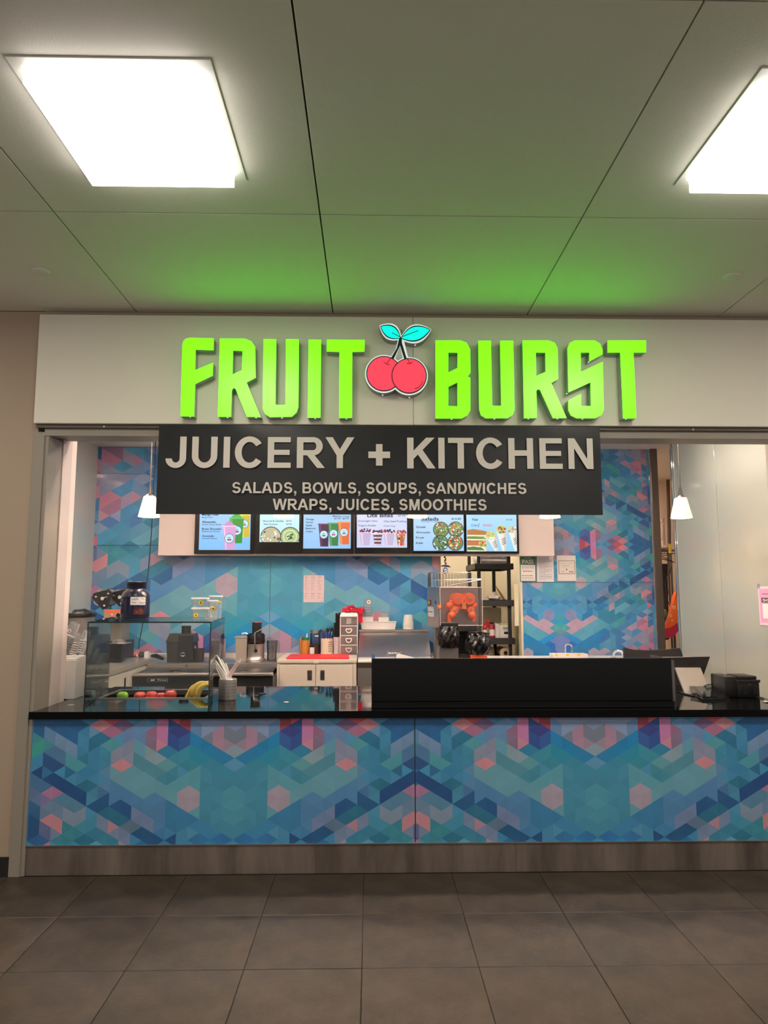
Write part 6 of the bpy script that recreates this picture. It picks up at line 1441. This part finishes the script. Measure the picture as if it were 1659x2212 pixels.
# ------------------------------------------------------------------ sinks side: taps, gift box
def tap(px, top, Y, lb, wd, r):
    x, zt = survey(px, top, Y); t = thing('tap', lb, 'tap', (x, Y, wz)); h = wd / 2
    obj('spout', B().tube([(x - h, Y, wz), (x - h, Y, zt - h)] + [(x - h * math.cos(a), Y - .03 * (1 - math.cos(a)), zt - h + h * math.sin(a)) for a in [PI * i / 10 for i in range(1, 11)]] + [(x + h, Y - .06, zt - h - .05)], r, 12), m_chrome, t, 60); obj('flange', B().lathe(x - h, Y, [(r * 2.4, wz), (r * 2.2, wz + .015), (r, wz + .02)], 20), m_chrome, t, 40)
tap(1226, 1391, 2.75, 'slim chrome tap arching above the emoji box', .048, .009); tap(1333, 1405, 2.55, 'chrome tap whose curved top shows above the black upstand', .075, .014)
x0, x1, z0, z1 = rect(1195, 1413, 1271, 1440, 2.3); t = thing('gift_box', 'white box with yellow smiling face pattern behind the black upstand', 'box', ((x0 + x1) / 2, 2.35, wz))
obj('box_body', B().box(x0, x1, 2.30, 2.44, wz, z1, .002, 1), M('gift white', (232, 212, 200), .6), t)
p = Print((0, 2.2995, 0))
for k, (fx, fy) in enumerate(((1202, 1414), (1226, 1414), (1250, 1414), (1214, 1424), (1238, 1424), (1262, 1424))):
    q = survey(fx, fy, 2.3); zc = min(q[1], z1 - .001)
    if fy < 1420: p.disc(q[0], z1 - .001, .018, (240, 196, 70), a0=PI, a1=2 * PI, n=14); p.poly([(q[0] - .008, z1 - .005), (q[0] + .002, z1 - .011), (q[0] + .010, z1 - .003), (q[0] + .002, z1 - .007)], (60, 36, 30))
    else:
        p.disc(q[0], zc - .006, .02, (240, 196, 70)); p.disc(q[0] - .007, zc, .003, (60, 36, 30), 8); p.disc(q[0] + .007, zc, .003, (60, 36, 30), 8); p.poly([(q[0] - .011, zc - .009), (q[0] + .011, zc - .009), (q[0], zc - .018)], (90, 40, 30))
p.build('print', m_paper, t)

# ------------------------------------------------------------------ till corner
cq = [survey(a, b, 1.28) for a, b in ((1348, 1399), (1372, 1404), (1400, 1405), (1440, 1403), (1469, 1400), (1478, 1424), (1482, 1470), (1349, 1470))]
t = thing('desk_chair', 'dark grey curved chair back rising behind the till', 'chair', ((cq[0][0] + cq[4][0]) / 2, 1.3, 0))
zlow = .48
obj('backrest', B().prism(cq[:6] + [(cq[6][0], .62), (cq[7][0], .62)], 1.28, 1.305), M('charcoal leatherette', (50, 46, 48), .55), t)
xa, xb = cq[0][0], cq[5][0]
obj('seat', B().box(xa, xb, 1.20, 1.70, zlow, zlow + .05, .015), M('charcoal leatherette'), t, 40)
for x in (xa + .03, xb - .03):
    for y in (1.23, 1.67): obj('leg', B().cyl((x, y, 0), (x, y, zlow), .014, n=10), m_black, t, 40)
    obj('back_post', B().box(x - .012, x + .012, 1.265, 1.28, zlow + .05, .70), m_black, t)
bq = [survey(a, b, .30) for a, b in ((1405, 1414), (1418, 1416), (1456, 1427), (1449, 1427))]
single('menu_card', B().prism(bq[:3] + [(bq[2][0], .916), (bq[0][0], .916)], .30, .304), m_greyp, 'thin grey card corner poking up behind the black upstand near the till', 'card')
T0 = .62
t = thing('till_display', 'black tablet till on a pale sloping metal stand', 'till', (survey(1495, 1500, T0)[0], T0, .9155))
sq = [survey(a, b, T0) for a, b in ((1444, 1424), (1549, 1421.5), (1535, 1462), (1528, 1464), (1460, 1464))]
obj('screen_body', B().prism(sq, T0 + .10, T0 + .125), M('till back', (36, 33, 33), .45), t)
ed = survey(1444, 1424, T0 + .1), survey(1549, 1421.5, T0 + .1)
obj('screen_edge', B().box(sq[0][0], sq[1][0], T0 + .124, T0 + .134, sq[0][1] - .004, sq[0][1] + .004), M('till rim', (180, 170, 165), .4), t)
s1 = [survey(a, b, T0 + .03) for a, b in ((1465, 1446), (1469, 1444), (1517, 1444), (1522, 1448), (1528, 1494), (1474, 1497))]
zf_ = .917
obj('stand', B().hull8([(s1[5][0], T0 - .02, zf_), (s1[4][0], T0 - .02, zf_), (s1[4][0], T0 + .0, zf_), (s1[5][0], T0 + .0, zf_), (s1[0][0], T0 + .075, s1[1][1]), (s1[3][0] - .006, T0 + .075, s1[1][1]), (s1[3][0] - .006, T0 + .097, s1[1][1]), (s1[0][0], T0 + .097, s1[1][1])]), M('pale metal stand', (196, 188, 178), .35, metal=.4), t)
obj('foot', B().box(s1[5][0] - .01, s1[4][0] + .02, T0 - .03, T0 + .10, .9156, .9168), m_steeld, t)
lg = survey(1495, 1433, T0 + .098); obj('logo', B().prism([(lg[0] - .022, lg[1] - .010), (lg[0] + .012, lg[1] - .010), (lg[0] + .022, lg[1] - .002), (lg[0] + .022, lg[1] + .010), (lg[0] - .012, lg[1] + .010), (lg[0] - .022, lg[1] + .003)], T0 + .0975, T0 + .0999, [[(lg[0] - .014, lg[1] - .004), (lg[0] + .010, lg[1] - .004), (lg[0] + .014, lg[1] + .005), (lg[0] - .010, lg[1] + .005)]]), m_black, t)
# card reader
cr = [Z for Z in ()]
def onc(px, py, z=.9155):
    s0 = survey(px, py, 0.0); d = Vector((s0[0], 0.0, s0[1])) - EYE; k = (z - EYE.z) / d.z; q = EYE + d * k; return q.x, q.y
c4 = [onc(1520, 1513), onc(1577, 1513), onc(1560, 1503), onc(1500, 1500)]
t = thing('card_reader', 'black card terminal lying tilted on the counter before the till stand', 'card reader', (c4[0][0], c4[0][1], .9155))
obj('body', B().hull8([(c4[0][0], c4[0][1], .9156), (c4[1][0], c4[1][1], .9156), (c4[2][0], c4[2][1] + .05, .9156), (c4[3][0], c4[3][1] + .05, .9156), (c4[0][0] - .005, c4[0][1], .928), (c4[1][0], c4[1][1], .928), (c4[2][0], c4[2][1] + .05, .965), (c4[3][0] - .01, c4[3][1] + .05, .965)]), m_blackgloss, t)
sx_ = c4[0][0] * .6 + c4[3][0] * .4
obj('display', B().hull8([(c4[0][0] + .005, c4[0][1] + .02, .9325), (c4[0][0] + .10, c4[0][1] + .02, .9325), (c4[3][0] + .12, c4[3][1] + .03, .962), (c4[3][0] + .02, c4[3][1] + .03, .962), (c4[0][0] + .005, c4[0][1] + .02, .936), (c4[0][0] + .10, c4[0][1] + .02, .936), (c4[3][0] + .12, c4[3][1] + .03, .966), (c4[3][0] + .02, c4[3][1] + .03, .966)]), M('dark blue display', (14, 18, 34), .12), t)
q = onc(1545, 1509); obj('status_light', B().sph((q[0], q[1], .934), (.012, .008, .003), 10, 6), M('status light', (210, 225, 255), .3, emit=1.5, ecol=(210, 225, 255)), t)
# receipt printer
x0, x1, z0, z1 = rect(1567, 1461, 1641, 1510, .42); pz0 = .9155
t = thing('receipt_printer', 'square black receipt printer beside the white glass wall', 'printer', ((x0 + x1) / 2, .5, pz0))
pw = x1 - x0
obj('body', B().box(x0 + pw * .34, x1, .42, .60, pz0 + .001, z1 - .025, .006), m_black, t, 40); obj('side_cover', B().box(x0, x0 + pw * .36, .425, .62, pz0 + .001, z1 - .002, .008), m_black, t, 40)
obj('cover', B().box(x0 + pw * .42, x1 - .008, .43, .59, z1 - .024, z1, .008), m_black, t, 40); obj('front_lip', B().box(x0 + pw * .36, x1 + .004, .412, .42, z1 - .04, z1 - .022, .002, 1), M('printer grey', (30, 29, 30), .5), t)
obj('badge', B().box(x0 + pw * .66, x0 + pw * .76, .4185, .4195, z1 - .055, z1 - .048), m_steeld, t)
for dx in (.56, .86): obj('cutout', B().box(x0 + pw * dx - .012, x0 + pw * dx + .012, .4165, .4192, pz0 + .02, pz0 + .07), m_dark, t)
def cable(q, lb, r=.004, zz=.92):
    P = []
    for a, b, h in q: c = onc(a, b, zz + h); P.append((c[0], c[1], zz + h))
    single('cable', B().tube(P, r, 6), m_rubber, lb, 'cable', smooth=60)
cable([(1512, 1494, .0), (1516, 1485, .035), (1528, 1479, .06), (1545, 1478, .06), (1558, 1484, .035), (1565, 1494, .005), (1560, 1499, 0), (1546, 1500, 0)], 'looping black cable behind the card terminal')
cable([(1462, 1493, 0), (1475, 1498, 0), (1490, 1501, 0), (1500, 1503, 0)], 'black cable running from the upstand to the card terminal', .005)
cable([(1550, 1492, 0), (1580, 1498, 0), (1610, 1503, 0), (1650, 1508, 0)], 'black cable trailing along the counter to the printer')
single('key_tag', B().sph((onc(1656, 1517)[0], onc(1656, 1517)[1], .920), (.02, .02, .0045), 12, 6), m_steel, 'small shiny metal disc at the counter edge by the printer', 'tag', smooth=60)

# ------------------------------------------------------------------ things glimpsed through the kitchen doorway
KY = 4.4
def KB(a, b, c, d, y=KY): return rect(a, b, c, d, y)
x0, x1, z0, z1 = KB(1395, 1188, 1475, 1196)
t = thing('wire_shelf', 'dark wire shelf glimpsed through the kitchen doorway', 'shelf', ((x0 + x1) / 2, KY + .2, 0)); ws = B()
for zz in (z0, z1): ws.tube([(x0, KY, zz), (x1, KY, zz)], .006, 6).tube([(x0, KY + .4, zz), (x1, KY + .4, zz)], .006, 6)
for k in range(22): x = x0 + (x1 - x0) * k / 21; ws.tube([(x, KY, z1), (x, KY + .4, z1)], .003, 5)
for k in range(14): x = x0 + (x1 - x0) * k / 14; ws.tube([(x, KY, z0), (x + (x1 - x0) / 28, KY, z1), (x + (x1 - x0) / 14, KY, z0)], .003, 5)
obj('wire_deck', ws, m_steeld, t)
xp = survey(1452, 1250, KY)[0]
obj('post', B().cyl((xp, KY + .01, 0), (xp, KY + .01, z1 + .02), .014, n=10), m_steeld, t, 40); obj('post', B().cyl((x0 + .02, KY + .39, 0), (x0 + .02, KY + .39, z1 + .02), .014, n=10), m_steeld, t, 40); obj('post', B().cyl((x1 - .02, KY + .39, 0), (x1 - .02, KY + .39, z1 + .02), .014, n=10), m_steeld, t, 40)
q0, q1 = survey(1421, 1198, KY), survey(1456, 1215, KY); obj('brace', B().tube([(q0[0], KY - .005, q0[1]), (q1[0], KY - .005, q1[1])], .006, 6).tube([(q0[0], KY - .005, q0[1] - .04), (q1[0], KY - .005, q1[1])], .006, 6), m_steeld, t)
zt = z1 + .004
for k, (a, b, top, bot, lb) in enumerate(((1419, 1443, 1148, 1182, 'lower steel stock pot on the kitchen wire shelf'), (1420, 1442, 1121, 1148, 'upper steel stock pot stacked on the lower pot in the kitchen'))):
    xa, xb, _, _ = KB(a, top, b, bot, KY + .1); r = (xb - xa) / 2; hz = (.225, .19)[k]
    tt = thing('stock_pot', lb, 'pot', ((xa + xb) / 2, KY + .2, zt), 'stacked stock pots'); obj('wall', B().lathe((xa + xb) / 2, KY + .2, [(r, zt + .001), (r, zt + hz - .012), (r * 1.06, zt + hz - .008), (r * 1.06, zt + hz), (0, zt + hz - .002)], 30), m_steel, tt, 40); obj('band', B().lathe((xa + xb) / 2, KY + .2, [(r * 1.02, zt + hz * .6), (r * 1.02, zt + hz * .6 + .008)], 30), m_chrome, tt, 40); zt += hz + .001
q = survey(1432, 1181, KY + .05); single('glove_bundle', B().sph((q[0], KY + .06, z1 + .035), (.07, .05, .028), 14, 8, lambda c: 1 + .16 * math.sin(9 * c.x + 4 * c.z)), M('pale cloth', (190, 160, 150), .7), 'pale crumpled cloth at the front of the kitchen wire shelf', 'cloth', smooth=60)
q = survey(1447, 1185, KY - .01); single('yellow_tag', B().box(q[0] - .018, q[0] + .016, KY - .016, KY - .010, q[1] - .06, q[1] + .06), M('yellow tag', (206, 184, 70), .6), 'yellow tag hanging on the kitchen wire shelf', 'tag')
oq = [(1462, 1277), (1458, 1288), (1452, 1310), (1448, 1330), (1440, 1350), (1438, 1362), (1446, 1358), (1456, 1352), (1466, 1340), (1466, 1277)]
m_ob = M('orange bag film', (240, 110, 40), .35, bump=.3, bscale=20)
t = thing('shopping_bag', 'orange and magenta shopping bag hanging in the kitchen doorway', 'bag', (survey(1455, 1370, KY)[0], KY - .1, survey(1455, 1378, KY)[1]))
obj('orange_side', B().prism([survey(a, b, KY - .1) for a, b in oq], KY - .1, KY - .02), m_ob, t)
obj('magenta_base', B().prism([survey(a, b, KY - .12) for a, b in ((1438, 1358), (1452, 1354), (1466, 1345), (1466, 1362), (1455, 1376), (1442, 1378), (1430, 1372), (1428, 1366))], KY - .12, KY - .01), M('magenta bag film', (170, 24, 70), .35), t)
p = Print((0, KY - .101, 0))
for a, b, r in ((1448, 1330, .018), (1456, 1312, .022), (1452, 1340, .012)): q = survey(a, b, KY - .1); p.disc(q[0], q[1], r, (240, 210, 190)); p.disc(q[0], q[1], r * .5, (240, 120, 50))
p.build('print', m_paper, t)
single('hanging_coat', B().prism([survey(a, b, KY + .05) for a, b in ((1452, 1225), (1458, 1215), (1470, 1215), (1475, 1385), (1428, 1400), (1426, 1345), (1432, 1340), (1440, 1350), (1450, 1330))], KY + .44, KY + .50), M('dark coat', (30, 22, 26), .8), 'dark coat hanging behind the orange bag in the kitchen', 'coat')
single('red_cloth', B().sph((survey(1424, 1318, KY)[0] - .02, KY - .05, survey(1424, 1318, KY)[1]), (.06, .05, .07), 14, 9, lambda c: 1 + .12 * math.sin(6 * c.x + 5 * c.z)).tube([(survey(1424, 1318, KY)[0] - .02, KY - .05, survey(1424, 1318, KY)[1] - .05), (survey(1424, 1318, KY)[0] - .02, KY - .05, .6)], .03, 8), M('maroon cloth', (110, 30, 30), .8), 'maroon cloth partly hidden by the steel door post', 'cloth', smooth=60)
q = survey(1439, 1325, KY - .15); single('green_pouch', B().sph((q[0] - .01, KY - .14, q[1]), (.026, .02, .05), 12, 8), M('green film', (80, 120, 50), .5), 'small green pouch beside the orange bag in the kitchen', 'pouch', smooth=60)
for k, P in enumerate((((1450, 1225), (1445, 1250), (1444, 1280), (1450, 1310), (1446, 1325)), ((1452, 1222), (1441, 1245), (1437, 1262), (1441, 1292), (1447, 1310)))):
    single('hanging_string', B().tube([survey(a, b, KY - .03 - .02 * k)[0:1] + (KY - .03 - .02 * k, survey(a, b, KY)[1]) for a, b in P], .004, 6), m_rubber, ('thin dark string hanging nearest the white glass wall in the kitchen', 'thin dark looped string hanging from the kitchen shelf by the door post')[k], 'string', smooth=60)
single('wall_pipe', B().cyl((survey(1441, 1100, 5.1)[0], 5.1, 1.9), (survey(1441, 1000, 5.1)[0], 5.1, 3.14), .022, n=12), M('brown pipe', (70, 54, 44), .5), 'brown vertical pipe on the kitchen wall above the pots', 'pipe', smooth=40)
# wall clock on the left glass wall (seen only mirrored in the right one)
